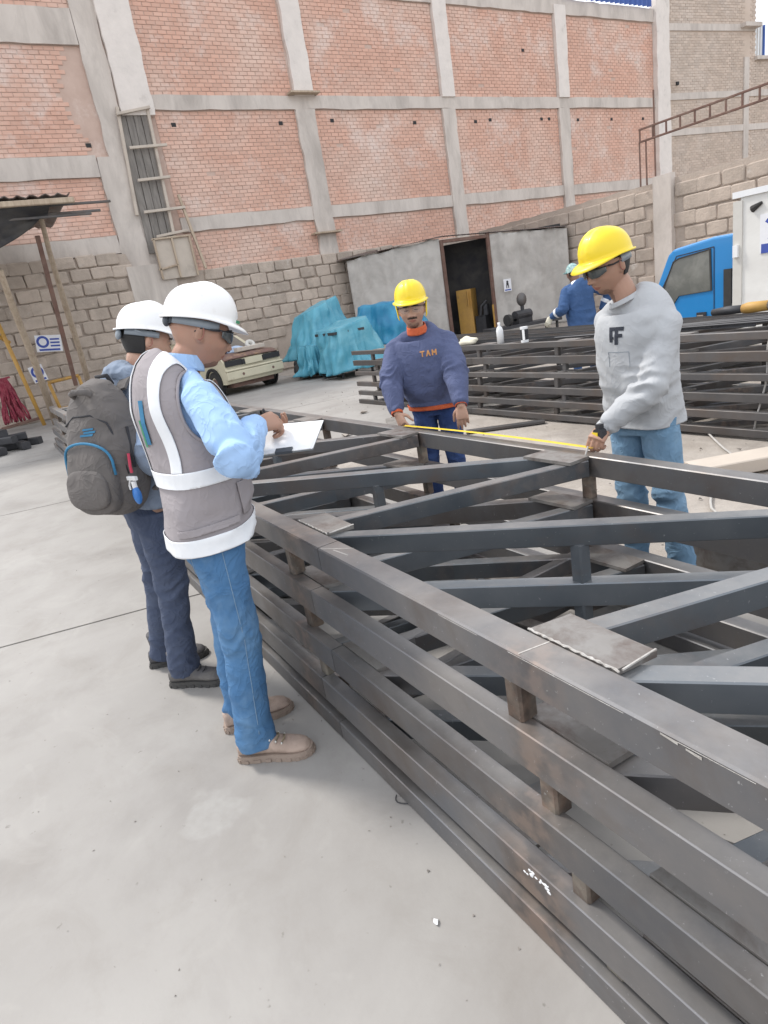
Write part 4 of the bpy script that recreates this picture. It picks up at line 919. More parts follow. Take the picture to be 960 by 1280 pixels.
# door seam lines, handle, stripe, lower skirt, arch
for p, q in (((-5.98, .78), (-5.98, 2.06)), ((-5.98, 2.06), (-6.66, 2.01)), ((-6.66, 2.01), (-7.10, 1.32)), ((-7.1, 1.32), (-7.14, .9))):
    tb_('door_seam', 'print_black', MB().bar((p[0], TY-.002, p[1]+TZ), (q[0], TY-.002, q[1]+TZ), .012, .012, (0, 1, 0)))
dh = tb_('door_handle', 'print_black', MB().box((-6.2, TY-.01, 1.10+TZ), (.17, .03, .08)))
MB().bar((-6.25, TY-.035, 1.09+TZ), (-6.15, TY-.035, 1.09+TZ), .02, .02).build('handle_bar', M['steel_plate'], dh)
tb_('stripe', 'plastic_white', MB().box((-7.02, TY-.004, .98+TZ), (.26, .012, .05)))
tb_('stripe', 'red', MB().box((-6.80, TY-.004, .985+TZ), (.17, .014, .055)))
tb_('sill', 'truck_navy', extr([(-7.2, .55), (-7.22, .79), (-6.88, .79), (-6.92, .55)], TY+.01, TY+1.7))
am = MB(); n = 14
for i in range(n+1):
    a = PI*i/n; am.v += [(-6.38+.50*math.cos(a), TY-.03, .42+.44*math.sin(a)+TZ), (-6.38+.56*math.cos(a), TY-.03, .42+.50*math.sin(a)+TZ), (-6.38+.56*math.cos(a), TY+.25, .42+.50*math.sin(a)+TZ), (-6.38+.5*math.cos(a), TY+.25, .42+.44*math.sin(a)+TZ)]
am.f = [(i*4+k, i*4+(k+1) % 4, (i+1)*4+(k+1) % 4, (i+1)*4+k) for i in range(n) for k in range(4)]; am.m = [0]*len(am.f); tb_('wheel_arch', 'truck_blue', am)
tb_('arch_liner', 'dark', MB().box((-6.38, TY+.5, .62+TZ), (1.1, .8, .4)))
MYt = Matrix(((1, 0, 0), (0, 0, 1), (0, -1, 0)))
def twheel(x, y):
    w_ = tb_('wheel', 'rubber', MB().lathe([(0, -.1), (.34, -.11), (.39, -.08), (.39, .08), (.34, .11), (.22, .11), (.2, .04), (0, .03)], (x, y, .39+TZ), 28, MYt))
    MB().lathe([(.2, .05), (.12, .09), (.06, .1), (0, .1)], (x, y, .39+TZ), 20, MYt).build('hub', M['steel_plate'], w_)
twheel(-6.36, TY+.12); twheel(-6.36, TY+1.6); twheel(-2.9, TY+.12); twheel(-2.9, TY+1.6)
tb_('cab_back', 'truck_blue', MB().box((-5.55, TY+.9, 1.55+TZ), (.08, 1.7, 1.1)))
tb_('air_intake', 'rubber', MB().box((-5.735, TY+.03, 1.35+TZ), (.13, .12, .75)))
tb_('filter_housing', 'dark', MB().box((-5.64, TY+.03, .98+TZ), (.10, .14, .5)))
tb_('engine_parts', 'dark', MB().box((-5.6, TY+.35, .62+TZ), (.3, .6, .4)))
tb_('chassis_rail', 'black_steel', MB().box((-3.9, TY+.5, .62+TZ), (4.4, .1, .16)))
m = MB()
for k in range(2): m.tube([(-7.3, TY+.15*k, 1.25+TZ), (-7.42, TY-.1+.15*k, 1.33+TZ), (-7.45, TY-.15+.1*k, 1.62+TZ), (-7.34, TY-.05, 1.68+TZ)], .012, 6)
tb_('mirror_bracket', 'print_black', m)
tb_('mirror', 'rubber', MB().box((-7.55, TY-.18, 1.52+TZ), (.04, .16, .36)))
bx0 = -5.56
o = tb_('cargo_body', 'truck_white', MB().box(((bx0+-1.0)/2, TY-.1+1.05, 1.67+TZ), (-1.0-bx0, 2.1, 2.1))); md = o.modifiers.new('b', 'BEVEL'); md.width = .02
tb_('corner_post', 'seal_white', MB().box((bx0-.02, TY-.09, 1.6+TZ), (.13, .06, 2.0)))
tb_('roof_edge', 'plastic_white', MB().box((-3.4, TY-.115, 2.68+TZ), (4.5, .03, .08)))
for z in (1.95, .95): tb_('latch', 'plastic_white', MB().box((bx0-.03, TY-.135, z+TZ), (.07, .05, .16)))
m = MB(); m.tube([(-4.9, TY-.05, 2.63+TZ), (-4.85, TY-.05, 2.80+TZ), (-4.0, TY-.05, 2.86+TZ), (-1.2, TY-.05, 2.86+TZ)], .02, 6)
for x in (-4.2, -3.2, -2.2): m.tube([(x, TY-.05, 2.6+TZ), (x, TY-.05, 2.86+TZ)], .018, 6)
tb_('roof_rail', 'plastic_white', m)
tb_('emblem_panel', 'sign_blue', MB().box((-5.08, TY-.108, 1.93+TZ), (.34, .012, .12)))
tb_('emblem_plate', 'sign_white', MB().box((-5.08, TY-.106, 2.12+TZ), (.38, .012, .5)))
m = MB(); n = 20
for i in range(16):
    a = 2*PI*i/20+.6; m.v += [(-5.08-.09*math.cos(a), TY-.1135, 2.18+.10*math.sin(a)+TZ), (-5.08-.15*math.cos(a), TY-.1135, 2.18+.16*math.sin(a)+TZ)]
m.f = [(2*i, 2*i+1, 2*i+3, 2*i+2) for i in range(15)]; m.m = [0]*15; tb_('emblem_ring', 'sign_blue', m)
m = MB(); m.tube([(-5.3, TY-.1, 2.46+TZ), (-5.15, TY-.12, 2.52+TZ)], [.05, .02], 8); tb_('marker_lamp', 'rubber', m)
# ================================================================ PEOPLE
def vn(P, seed=0.0):
    """vectorised smooth value noise in about -1..1"""
    P = np.asarray(P, float)+seed*17.13; i = np.floor(P).astype(np.int64); f = P-i; f = f*f*(3-2*f); r = 0
    for dx in (0, 1):
        for dy in (0, 1):
            for dz in (0, 1):
                h = (i[:, 0]+dx)*374761393+(i[:, 1]+dy)*668265263+(i[:, 2]+dz)*2147483647; h = (h ^ (h >> 13))*1274126177 & 0x7fffffff; h = (h ^ (h >> 16)) & 0xffff
                r = r+(h/32767.5-1)*(f[:, 0] if dx else 1-f[:, 0])*(f[:, 1] if dy else 1-f[:, 1])*(f[:, 2] if dz else 1-f[:, 2])
    return r
def fuse(name, mb, mats, parent, voxel=.008, smooth=4, disp=None, matfn=None, keep=None, thick=None, flip=1):
    me = mb.mesh('tmp', mats); o = bpy.data.objects.new('tmp', me); COL.objects.link(o)
    bm = bmesh.new(); bm.from_mesh(me); bmesh.ops.recalc_face_normals(bm, faces=bm.faces); bm.to_mesh(me); bm.free()
    r = o.modifiers.new('r', 'REMESH'); r.mode = 'VOXEL'; r.voxel_size = voxel
    if smooth: s = o.modifiers.new('s', 'SMOOTH'); s.factor = .5; s.iterations = smooth
    dg = bpy.context.evaluated_depsgraph_get(); dg.update()
    m2 = bpy.data.meshes.new_from_object(o.evaluated_get(dg)); bpy.data.objects.remove(o)
    n = len(m2.vertices); co = np.empty(n*3); m2.vertices.foreach_get('co', co); co = co.reshape(-1, 3)
    if disp is not None:
        no = np.empty(n*3); m2.vertices.foreach_get('normal', no); no = no.reshape(-1, 3)
        co = co+disp(co, no); m2.vertices.foreach_set('co', co.ravel())
    m2.materials.clear()
    for m in (mats if isinstance(mats, (list, tuple)) else [mats]): m2.materials.append(m)
    nf = len(m2.polygons); m2.polygons.foreach_set('use_smooth', [True]*nf)
    if matfn is not None:
        c = np.empty(nf*3); m2.polygons.foreach_get('center', c); m2.polygons.foreach_set('material_index', matfn(c.reshape(-1, 3)).astype(np.int32))
    else: m2.polygons.foreach_set('material_index', [0]*nf)
    if keep: m2 = cutmesh(m2, keep)
    m2.update(); m2.name = name
    if parent is not None:
        m2.transform(wmat(parent).inverted())
    o = bpy.data.objects.new(name, m2); COL.objects.link(o); o.parent = parent
    if thick: md = o.modifiers.new('t', 'SOLIDIFY'); md.thickness = thick; md.offset = flip
    return o
def cutmesh(me, planes):
    bm = bmesh.new(); bm.from_mesh(me)
    for co, no in planes:
        bmesh.ops.bisect_plane(bm, geom=bm.verts[:]+bm.edges[:]+bm.faces[:], plane_co=co, plane_no=no, clear_outer=True)
    bm.to_mesh(me); bm.free(); return me
def patch(name, src, planes, mat_, parent, off=.003, thick=.003, cond=None):
    """lift a clean-edged piece off a garment (world-space planes); returns a part"""
    me = src.data.copy(); me.transform(wmat(src))
    n = len(me.vertices); co = np.empty(n*3); no = np.empty(n*3); me.vertices.foreach_get('co', co); me.vertices.foreach_get('normal', no)
    me.vertices.foreach_set('co', co+no*off)
    bm = bmesh.new(); bm.from_mesh(me)
    for c, nn in planes:
        bmesh.ops.bisect_plane(bm, geom=bm.verts[:]+bm.edges[:]+bm.faces[:], plane_co=c, plane_no=nn, clear_outer=True)
    if cond:
        bmesh.ops.delete(bm, geom=[f for f in bm.faces if not cond(f)], context='FACES')
    bm.to_mesh(me); bm.free(); me.materials.clear(); me.materials.append(mat_)
    me.polygons.foreach_set('material_index', [0]*len(me.polygons)); me.transform(wmat(parent).inverted()); me.name = name
    o = bpy.data.objects.new(name, me); COL.objects.link(o); o.parent = parent
    md = o.modifiers.new('t', 'SOLIDIFY'); md.thickness = thick; md.offset = 1
    return o
def ik(a, c, l1, l2, pole):
    a, c = V(*a), V(*c); d = c-a; L = min(d.length, (l1+l2)*.999); dn = d.normalized()
    x = (l1*l1-l2*l2+L*L)/(2*L); h = math.sqrt(max(l1*l1-x*x, 0)); p = V(*pole); p = (p-dn*p.dot(dn)).normalized()
    return a+dn*x+p*h
def yv(deg): return V(math.cos(math.radians(deg)), math.sin(math.radians(deg)), 0)
def cat(pts, t):
    n = len(pts)-1; t = min(max(t, 0), .99999)*n; i = int(t); f = t-i
    p0, p1, p2, p3 = pts[max(i-1, 0)], pts[i], pts[i+1], pts[min(i+2, n)]
    return .5*((2*p1)+(-p0+p2)*f+(2*p0-5*p1+4*p2-p3)*f*f+(-p0+3*p1-3*p2+p3)*f**3)
def loftbody(mb, spine, prof, n=32, rings=26, ex=2.35):
    """spine: list of (point, yaw deg); prof: list of (halfwidth, halfdepth, backshift)"""
    pts = [np.array(p) for p, _ in spine]; ys = [np.array([y]) for _, y in spine]; pr = [np.array(q) for q in prof]
    vs = []
    for k in range(rings+1):
        t = k/rings; c = cat(pts, t); dt = cat(pts, min(t+.02, 1))-cat(pts, max(t-.02, 0)); tz = V(*dt).normalized()
        f = yv(float(cat(ys, t)[0])); f = (f-tz*f.dot(tz)).normalized(); l = tz.cross(f); w, d, b = cat(pr, t)
        for i in range(n):
            a = 2*PI*i/n; ca, sa = math.cos(a), math.sin(a); e = 1/(abs(ca)**ex+abs(sa)**ex)**(1/ex)
            vs.append(V(*c)+f*(d*ca*e+b)+l*(w*sa*e))
    fs = [(k*n+i, k*n+(i+1) % n, (k+1)*n+(i+1) % n, (k+1)*n+i) for k in range(rings) for i in range(n)]+[tuple(range(n-1, -1, -1)), tuple(range(rings*n, (rings+1)*n))]
    mb.add(vs, fs)
def limb(mb, pts, rs, n=18, sub=5, ends=True):
    P = [np.array(tuple(p)) for p in pts]; Rr = [np.array([r]) for r in rs]; N = (len(pts)-1)*sub
    q = [V(*cat(P, k/N)) for k in range(N+1)]; r = [float(cat(Rr, k/N)[0]) for k in range(N+1)]
    mb.tube(q, r, n)
    if ends:
        mb.ell(q[0], (r[0]*.99,)*3, 16, 10); mb.ell(q[-1], (r[-1]*.99,)*3, 16, 10)
def hand(mb, wrist, d, nrm, side, curl=(.5, .5, .5, .5), thumb=(.6, .3), s=1.0, spread=.06, roll=0):
    """d: wrist->knuckles; nrm: out of the back of the hand; side=+1 thumb lies toward nrm x d"""
    d = V(*d).normalized(); nrm = V(*nrm); nrm = (nrm-d*nrm.dot(d)).normalized(); w = nrm.cross(d)*side; wr = V(*wrist)
    F = lambda a, b, c: wr+(d*a+w*b+nrm*c)*s     # along, toward the thumb, out of the back
    n = 16; secs = [(-.03, .027, .021), (.0, .028, .019), (.03, .036, .0165), (.065, .042, .0155), (.088, .040, .013)]; vs = []
    for a, hw, hh in secs:
        for i in range(n):
            t = 2*PI*i/n; ca, sa = math.cos(t), math.sin(t); e = 1/(abs(ca)**2.6+abs(sa)**2.6)**(1/2.6); vs.append(F(a, hw*ca*e, hh*sa*e))
    m = len(secs); mb.add(vs, [(k*n+i, k*n+(i+1) % n, (k+1)*n+(i+1) % n, (k+1)*n+i) for k in range(m-1) for i in range(n)]+[tuple(range(n-1, -1, -1)), tuple(range((m-1)*n, m*n))])
    L = [(.045, .026, .021), (.050, .030, .022), (.046, .028, .021), (.036, .021, .019)]; tips = []
    for k in range(4):
        b = .030-.0205*k; p = F(.080-.004*abs(k-1.2), b, 0); ang = 0; pts = [F(.066, b*.95, 0), p]; rs = [.0095*s, .0094*s]
        for j, ln in enumerate(L[k]):
            ang += curl[k]*(1.0, 1.15, .8)[j]; sp = spread*(1.3-k*.85)
            dr = d*math.cos(ang)-nrm*math.sin(ang)+w*sp*math.cos(ang); p = p+dr.normalized()*ln*s; pts.append(p); rs.append((.0088, .0080, .0068)[j]*s)
        limb(mb, pts, rs, 10, 3); tips.append(p)
    a, c = thumb; p0 = F(.022, .026, -.004); dr = d*.62+w*(.75-a*.3)-nrm*(.25+a*.6)
    p1 = p0+dr.normalized()*.036*s; dr2 = d*.85+w*(.30-c*.5)-nrm*(.25+a*.4); p2 = p1+dr2.normalized()*.032*s; p3 = p2+(dr2-w*c*.4-nrm*c*.3).normalized()*.026*s
    limb(mb, [F(.006, .014, -.002), p0, p1, p2, p3], [.013*s, .014*s, .0115*s, .0098*s, .0078*s], 12, 3)
    return tips
def gs(y, z, y0, z0, sy, sz): return math.exp(-((y-y0)/sy)**2-((z-z0)/sz)**2)
def headshape(dx, dy, dz, off=0.0, feat=True):
    x, y, z = dx*.099, dy*.080, dz*.120
    if z < 0:
        t = -z/.120; y *= 1-.20*t**1.8
        if x < 0: x *= 1-.42*t
        else: x += .004*t
    else:
        if x < 0: x *= 1.04
    if x > 0: x = x*(1-.10*(1-min(abs(y)/.05, 1))*(1 if abs(z) < .09 else .4))
    if dx > -.05 and feat:
        ay = abs(y); f = min(max((dx+.05)/.5, 0), 1); q = 0
        q += .007*gs(ay, z, .028, .020, .024, .009)-.012*gs(ay, z, .031, -.001, .016, .012)
        q += .007*gs(ay, z, .045, -.030, .020, .020)-.006*gs(ay, z, .05, -.065, .02, .02)
        if z < .018 and z > -.062:
            tt = min(max((.012-z)/.050, 0), 1); h = .004+.022*tt**1.2; w_ = .009+.007*tt; fall = 1 if z > -.038 else max(0, 1-((-.038-z)/.014)**2)
            q += h*math.exp(-(y/w_)**2)*fall+.010*gs(ay, z, .014, -.040, .0075, .008)
        q += .008*gs(y, z, 0, -.063, .022, .006)+.008*gs(y, z, 0, -.077, .019, .0065)-.005*gs(y, z, 0, -.070, .022, .0025)
        q += .006*gs(y, z, 0, -.070, .035, .025)+.011*gs(y, z, 0, -.104, .020, .015)-.004*gs(y, z, 0, -.089, .02, .006)
        x += q*f
    v = V(x, y, z); return v+v.normalized()*off
def headgrid(mb, T, nu=84, nv=64, off=0, feat=True, keep=None):
    vs = []; ok = []
    for j in range(nv+1):
        th = PI*j/nv
        for i in range(nu):
            a = 2*PI*i/nu; d = (math.sin(th)*math.cos(a), math.sin(th)*math.sin(a), math.cos(th)); p = headshape(*d, off, feat); vs.append(T @ p); ok.append(p)
    fs = [(j*nu+i, (j+1)*nu+i, (j+1)*nu+(i+1) % nu, j*nu+(i+1) % nu) for j in range(nv) for i in range(nu)]
    if keep: fs = [f for f in fs if keep(sum((ok[k] for k in f), V(0, 0, 0))/4)]
    mb.add(vs, fs)
def helmet(T, parent, mt, peak=.055, name='helmet', lift=.004):
    T = T @ Matrix.Translation((0, 0, lift))
    hl = bpy.data.objects.new(name, None)
    m = MB(); nu, nv = 72, 22; P = []
    def rimz(a): return .040+.006*math.cos(a)-.004*math.cos(2*a)
    for j in range(nv+4):
        for i in range(nu):
            a = 2*PI*i/nu; ca, sa = math.cos(a), math.sin(a)
            if j <= nv: v = j/nv; fl = 0
            else: v = 1; fl = (j-nv)
            ph = v*PI/2; e = .82; r = math.sin(ph)**e; zz = math.cos(ph)**.85
            rx, ry = .120, .101
            x = rx*r*ca-.004; y = ry*r*sa; z = rimz(a)+(.118)*zz
            rib = .004*math.exp(-(y/.010)**4)*min(1, v*5)*(v < .93)+.0025*math.exp(-((abs(y)-.032)/.006)**2)*(v < .85)
            z += rib*math.cos(ph); x += rib*math.sin(ph)*ca; 
            if fl:
                pk = max(0, math.cos(a))**1.6*(1 if ca > 0 else 0); ex = (.008+.0*pk, .012+peak*pk*.62, .013+peak*pk)[fl-1]
                x += ex*ca; y += ex*sa*.9; z -= (.002, .003+.010*pk, .009+.016*pk)[fl-1]
            m.v.append(tuple(T @ V(x, y, z)))
    m.f = [(j*nu+i, (j+1)*nu+i, (j+1)*nu+(i+1) % nu, j*nu+(i+1) % nu) for j in range(nv+3) for i in range(nu)]; m.m = [0]*len(m.f)
    o = m.build(name, M[mt], parent, smooth=True); md = o.modifiers.new('s', 'SOLIDIFY'); md.thickness = .0025; return o
def boot(mb_up, mb_sole, ank, toe_dir, L=.285, W=.104, shaft=.12):
    f = V(toe_dir[0], toe_dir[1], 0).normalized(); l = V(-f.y, f.x, 0); heel = V(ank[0], ank[1], 0)-f*.075
    secs = [(0, .030, .085), (.03, .036, .10), (.08, .037, .11), (.13, .038, .098), (.17, .045, .080), (.21, .050, .068), (.245, .048, .060), (.27, .038, .050), (.286, .018, .030)]
    k = L/.286; n = 20; vs = []
    for a, w, h in secs:
        for i in range(n):
            t = 2*PI*i/n; ca, sa = math.cos(t), math.sin(t); e = 1/(abs(ca)**2.5+abs(sa)**2.5)**.4
            z = .022+ (h-.022)*.5*(1+sa*e); vs.append(heel+f*a*k+l*(w*ca*e*(1 if sa < 0 else 1-.22*sa))+V(0, 0, z))
    m = len(secs); mb_up.add(vs, [(q*n+i, q*n+(i+1) % n, (q+1)*n+(i+1) % n, (q+1)*n+i) for q in range(m-1) for i in range(n)]+[tuple(range(n-1, -1, -1)), tuple(range((m-1)*n, m*n))])
    if shaft: limb(mb_up, [heel+f*.065*k+V(0, 0, .06), heel+f*.06*k+V(0, 0, .06+shaft)], [.042, .045], 16, 2, False)
    ol = []
    for a, w in ((-.006, .012), (-.004, .026), (.012, .036), (.05, .040), (.10, .039), (.14, .042), (.18, .049), (.22, .054), (.25, .051), (.275, .040), (.291, .022), (.295, .008)): ol.append((a*k, w))
    pts = [heel+f*a+l*w for a, w in ol]+[heel+f*a-l*w for a, w in ol[::-1]]; nn = len(pts)
    lug = MB(); vs = [(p.x, p.y, 0) for p in pts]+[(p.x, p.y, .016) for p in pts]+[(p.x*.985+ank[0]*.015, p.y*.985+ank[1]*.015, .030) for p in pts]
    mb_sole.add(vs, [tuple(range(nn-1, -1, -1)), tuple(range(2*nn, 3*nn))]+[(q*nn+i, q*nn+(i+1) % nn, (q+1)*nn+(i+1) % nn, (q+1)*nn+i) for q in range(2) for i in range(nn)])
    # lugs cut in the edge of the sole
    for i in range(nn):
        p, q = pts[i], pts[(i+1) % nn]; c = (p+q)/2; out = (c-(heel+f*.13)).normalized(); mb_sole.box((c.x+out.x*.0015, c.y+out.y*.0015, .008), ((q-p).length*.55, .006, .014), rz=math.atan2((q-p).y, (q-p).x))
    return heel, f, l
def segdist(co, a, b):
    a, b = np.array(tuple(a)), np.array(tuple(b)); d = b-a; L = np.linalg.norm(d); d = d/L; t = (co-a)@d; tc = np.clip(t, 0, L); r = np.linalg.norm(co-(a+tc[:, None]*d), axis=1); return t, r, L
def folds(co, no, segs, base=.003, seed=1, hang=1.0, centre=None):
    """segs: (a, b, [(s, amp, width)...]) creases ring-like round each limb, s along it in metres"""
    out = np.zeros(len(co)); best = np.full(len(co), 9.); 
    P = co.copy()
    rg = lambda q, sd: 1-2.4*np.abs(vn(q, sd))
    out += base*1.1*vn(P*np.array([9, 9, 4.5]), seed)+base*.75*rg(np.c_[P[:, 0]*13+P[:, 2]*9, P[:, 1]*13, P[:, 2]*10], seed+1)
    for a, b, cr in segs:
        t, r, L = segdist(co, a, b); near = np.clip(1-(r-.10)/.05, 0, 1)*((t > -.12) & (t < L+.12))
        d = np.array(tuple(V(*b)-V(*a))); d = d/np.linalg.norm(d); q = co-np.outer(t, d)
        w = rg(np.c_[t*21+1.8*vn(q*11, seed+5), q[:, 0]*7+seed, q[:, 1]*7], seed+2)+.3*vn(np.c_[t*45, q[:, 0]*12, q[:, 1]*12], seed+3)
        amp = sum(A*np.exp(-((t-s)/wd)**2) for s, A, wd in cr)
        out += near*amp*w
    return no*out[:, None]
def person(spec):
    s = spec; root = thing('person', s['label'], 'person', s['root'])
    T = Matrix.Translation(V(*s['head'])) @ (Matrix.Rotation(math.radians(s['hyaw']), 4, 'Z') @ Matrix.Rotation(math.radians(s['hpitch']), 4, 'Y') @ Matrix.Rotation(math.radians(s.get('hroll', 0)), 4, 'X')) @ Matrix.Scale(s.get('hs', 1.0), 4)
    hip, chest, neck = V(*s['hip']), V(*s['chest']), V(*s['neck']); yH, yS = s['yawH'], s['yawS']; sc = s.get('k', 1.0)
    lS = yv(yS+90); lH = yv(yH+90); J = {}
    for sd_, nm in ((1, 'L'), (-1, 'R')):
        sh_ = chest+lS*sd_*.166*sc+V(0, 0, -.005)+V(*s.get('sh'+nm, (0, 0, 0))); wr = V(*s['wr'+nm]); el = ik(sh_, wr, .285*sc, .255*sc, s['pole'+nm])
        hp = hip+lH*sd_*.088*sc; an = V(*s['an'+nm]); kn = ik(hp, an, .41*sc, .40*sc, s.get('kpole'+nm, tuple(yv(yH))))
        J[nm] = dict(sh=sh_, el=el, wr=wr, hp=hp, kn=kn, an=an)
    up = (chest-hip); waist = hip+up*.32+yv(yH)*.012; ribs = hip+up*.66+yv(yS)*.012
    fat = s.get('fat', 0.0)
    spine = [(hip-V(0, 0, .085), yH), (hip+V(0, 0, .01), yH), (waist, yH*.6+yS*.4), (ribs, yS), (chest+V(0, 0, -.035), yS), (chest+V(0, 0, .030), yS), (neck+V(0, 0, .0), yS)]
    prof = [(.145, .105, 0), (.162, .115, -.008), (.145+fat, .105+fat, .006), (.152+fat*.6, .112+fat*.6, .008), (.165, .112, .002), (.108, .076, -.008), (.058, .058, -.006)]
    def torso(mb, g, z0=0): loftbody(mb, spine[z0:], [((w+g)*sc, (d+g)*sc, b) for w, d, b in prof[z0:]])
    # ---- body: one continuous skin
    b = MB(); torso(b, -.028); headgrid(b, T)
    nk = T @ V(-.022, 0, -.075); limb(b, [neck+V(0, 0, -.02), neck*.5+nk*.5+V(0, 0, .0), nk], [.052, .055, .058], 18, 4)
    for sd_ in (-1, 1):
        R_ = (T.to_3x3() @ Matrix.Rotation(.25, 3, 'Y') @ Matrix.Rotation(-sd_*.35, 3, 'Z'))
        b.ell(T @ V(-.010, sd_*.080, -.006), (.017, .007, .031), 14, 12, R_); b.ell(T @ V(-.004, sd_*.080, -.028), (.008, .007, .010), 10, 8, R_)
        b.ell(T @ V(.080, sd_*.031, .000), (.013, .0155, .0115), 14, 10, T.to_3x3())
    for nm, sd_ in (('L', 1), ('R', -1)):
        q = J[nm]; limb(b, [q['sh'], q['sh']*.5+q['el']*.5, q['el'], q['el']*.55+q['wr']*.45, q['wr']], [.034, .038, .036, .038, .026], 14, 4)
        limb(b, [q['hp'], q['hp']*.5+q['kn']*.5, q['kn'], q['kn']*.65+q['an']*.35, q['an']], [.075, .066, .05, .050, .034], 14, 4)
        h = s['hand'+nm]; q['tips'] = hand(b, q['wr'], h['d'], h['n'], -sd_*h.get('flip', 1), h.get('curl', (.5,)*4), h.get('thumb', (.6, .3)), 1.0*h.get('s', 1), h.get('spread', .06))
    Ti = np.array(T.inverted())
    def zones(c):
        L = c@Ti[:3, :3].T+Ti[:3, 3]; x, y, z = L.T; r = np.zeros(len(c)); jit = .004*vn(L*90, 3)
        inh = (x > -.06) & (x < .16) & (abs(y) < .1) & (z > -.16) & (z < .14)
        fr = inh & (x > .02)
        be = fr & (((z < -.055+jit) & (abs(y) < .075) & (x > .03)) | ((abs(y)+jit > .05) & (z < -.03) & (z > -.12)))
        if s.get('beard', 1) >= 2: r[be] = 1
        elif s.get('beard', 1) >= 1: r[fr & (z+jit < -.088) & (abs(y)+jit < .034)] = 1
        if s.get('stache'): r[fr & (z < -.049+jit*.6) & (z > -.060+jit*.5) & (abs(y) < .031)] = 3
        r[fr & (abs(y)*.0+abs(z+.070) < .0085-.006*(abs(y)/.024)**2) & (abs(y) < .024) & (x > .07)] = 2
        return r
    body = fuse('body', b, [M[s['skin']], M[s['skin']+'_stubble'], M[s['skin']+'_lip'], M['moustache']], root, .0042, 3, matfn=zones)
    # brows, lashes
    for sd_ in (-1, 1):
        m = MB(); m.tube([T @ V(.0985-abs(y-.03)*.25-.003*(y > .04)-(max(0, y-.035))*.8, sd_*y, .0175+.004*math.sin((y-.012)/.036*PI)) for y in (.012, .02, .028, .036, .044, .050)], [.002, .0035, .004, .0036, .003, .0015], 6); m.build('eyebrow', M['hair_black'], root, smooth=True)
        m = MB(); m.tube([T @ V(.0935-abs(y-.031)**1.5*3, sd_*y, -.0045-.0*y) for y in (.018, .024, .031, .038, .045)], [.001, .0018, .002, .0018, .001], 6); m.build('eyelashes', M['hair_black'], root, smooth=True)
    def fp(y, z, off=.0006):
        a, b_ = y/.080, z/.120; return T @ headshape(math.sqrt(max(0, 1-a*a-b_*b_)), a, b_, off)
    m = MB(); m.tube([fp(y, -.070+.0015*abs(y)/.02) for y in (-.023, -.015, -.007, 0, .007, .015, .023)], [.0007, .0014, .0017, .0015, .0017, .0014, .0007], 6); m.build('mouth_line', M[s['skin']+'_stubble'], root, smooth=True)
    for sd_ in (-1, 1):
        m = MB(); m.ell(fp(sd_*.0085, -.047, .001), (.0035, .003, .0022), 8, 6); m.build('nostril', M['moustache'], root, smooth=True)
        m = MB(); m.tube([T @ V(-.010+.012*math.cos(a), sd_*.088, -.004+.024*math.sin(a)) for a in [(-1.9+3.8*k/8) for k in range(9)]], .0022, 6); m.build('ear_fold', M[s['skin']+'_lip'], root, smooth=True)
    if s.get('hair'):
        lo, thick = s['hair']; m = MB()
        def kp(p):
            az = math.degrees(math.atan2(abs(p.y), p.x)); return p.z > (lo if az > 105 else (-.030 if az > 82 else (.045 if az > 60 else .06))) and not (78 < az < 108 and abs(p.z+.006) < .034 and abs(p.y) > .06)
        def hs(mb):
            headgrid(mb, T, 96, 72, thick, False, kp)
        hs(m); o = m.build('hair', M['hair_black'], root, smooth=True); md = o.modifiers.new('s', 'SOLIDIFY'); md.thickness = thick*1.3; md.offset = -1
    s['J'] = J; s['T'] = T; s['spine'] = spine; s['prof'] = prof; s['torso'] = torso; s['obj'] = root; s['sc'] = sc
    return root
def trousers(s, mt, gap=.014, cuff=.058, seed=1, bunch=.011):
    J, root = s['J'], s['obj']; hip = V(*s['hip']); m = MB(); yH = s['yawH']; sp = s['spine']
    loftbody(m, [(hip-V(0, 0, .10), yH), (hip, yH), (hip+V(0, 0, .07), yH), (hip+(V(*s['chest'])-hip).normalized()*.13, yH)], [(.145, .11, -.005), (.155, .108, -.006), (.146, .100, .0), (.146+s.get('fat', 0)*.4, .106+s.get('fat', 0)*.4, .004)], rings=14)
    segs = []
    for nm in 'LR':
        q = J[nm]; end = q['an']+V(0, 0, -.03)+(q['kn']-q['an']).normalized()*.0
        limb(m, [q['hp']+V(0, 0, -.02), q['hp']*.5+q['kn']*.5, q['kn'], q['kn']*.55+end*.45, end+V(0, 0, .0)], [.094, .082, .066, cuff+.003, cuff+.004], 20, 5, False)
        m.ell(q['hp']-yv(yH)*.022+V(0, 0, -.040), (.074, .075, .092), 18, 12)
        L1 = (q['kn']-q['hp']).length; L2 = (end-q['kn']).length
        segs += [(q['hp'], q['kn'], [(0.02, .006, .08), (L1*.5, .003, .12), (L1, .007, .10)]), (q['kn'], end, [(0, .006, .07), (L2*.55, .004, .1), (L2-.03, bunch, .08)])]
    return fuse('trousers', m, M[mt], root, .0075, 3, disp=lambda co, no: folds(co, no, segs, .0045, seed))
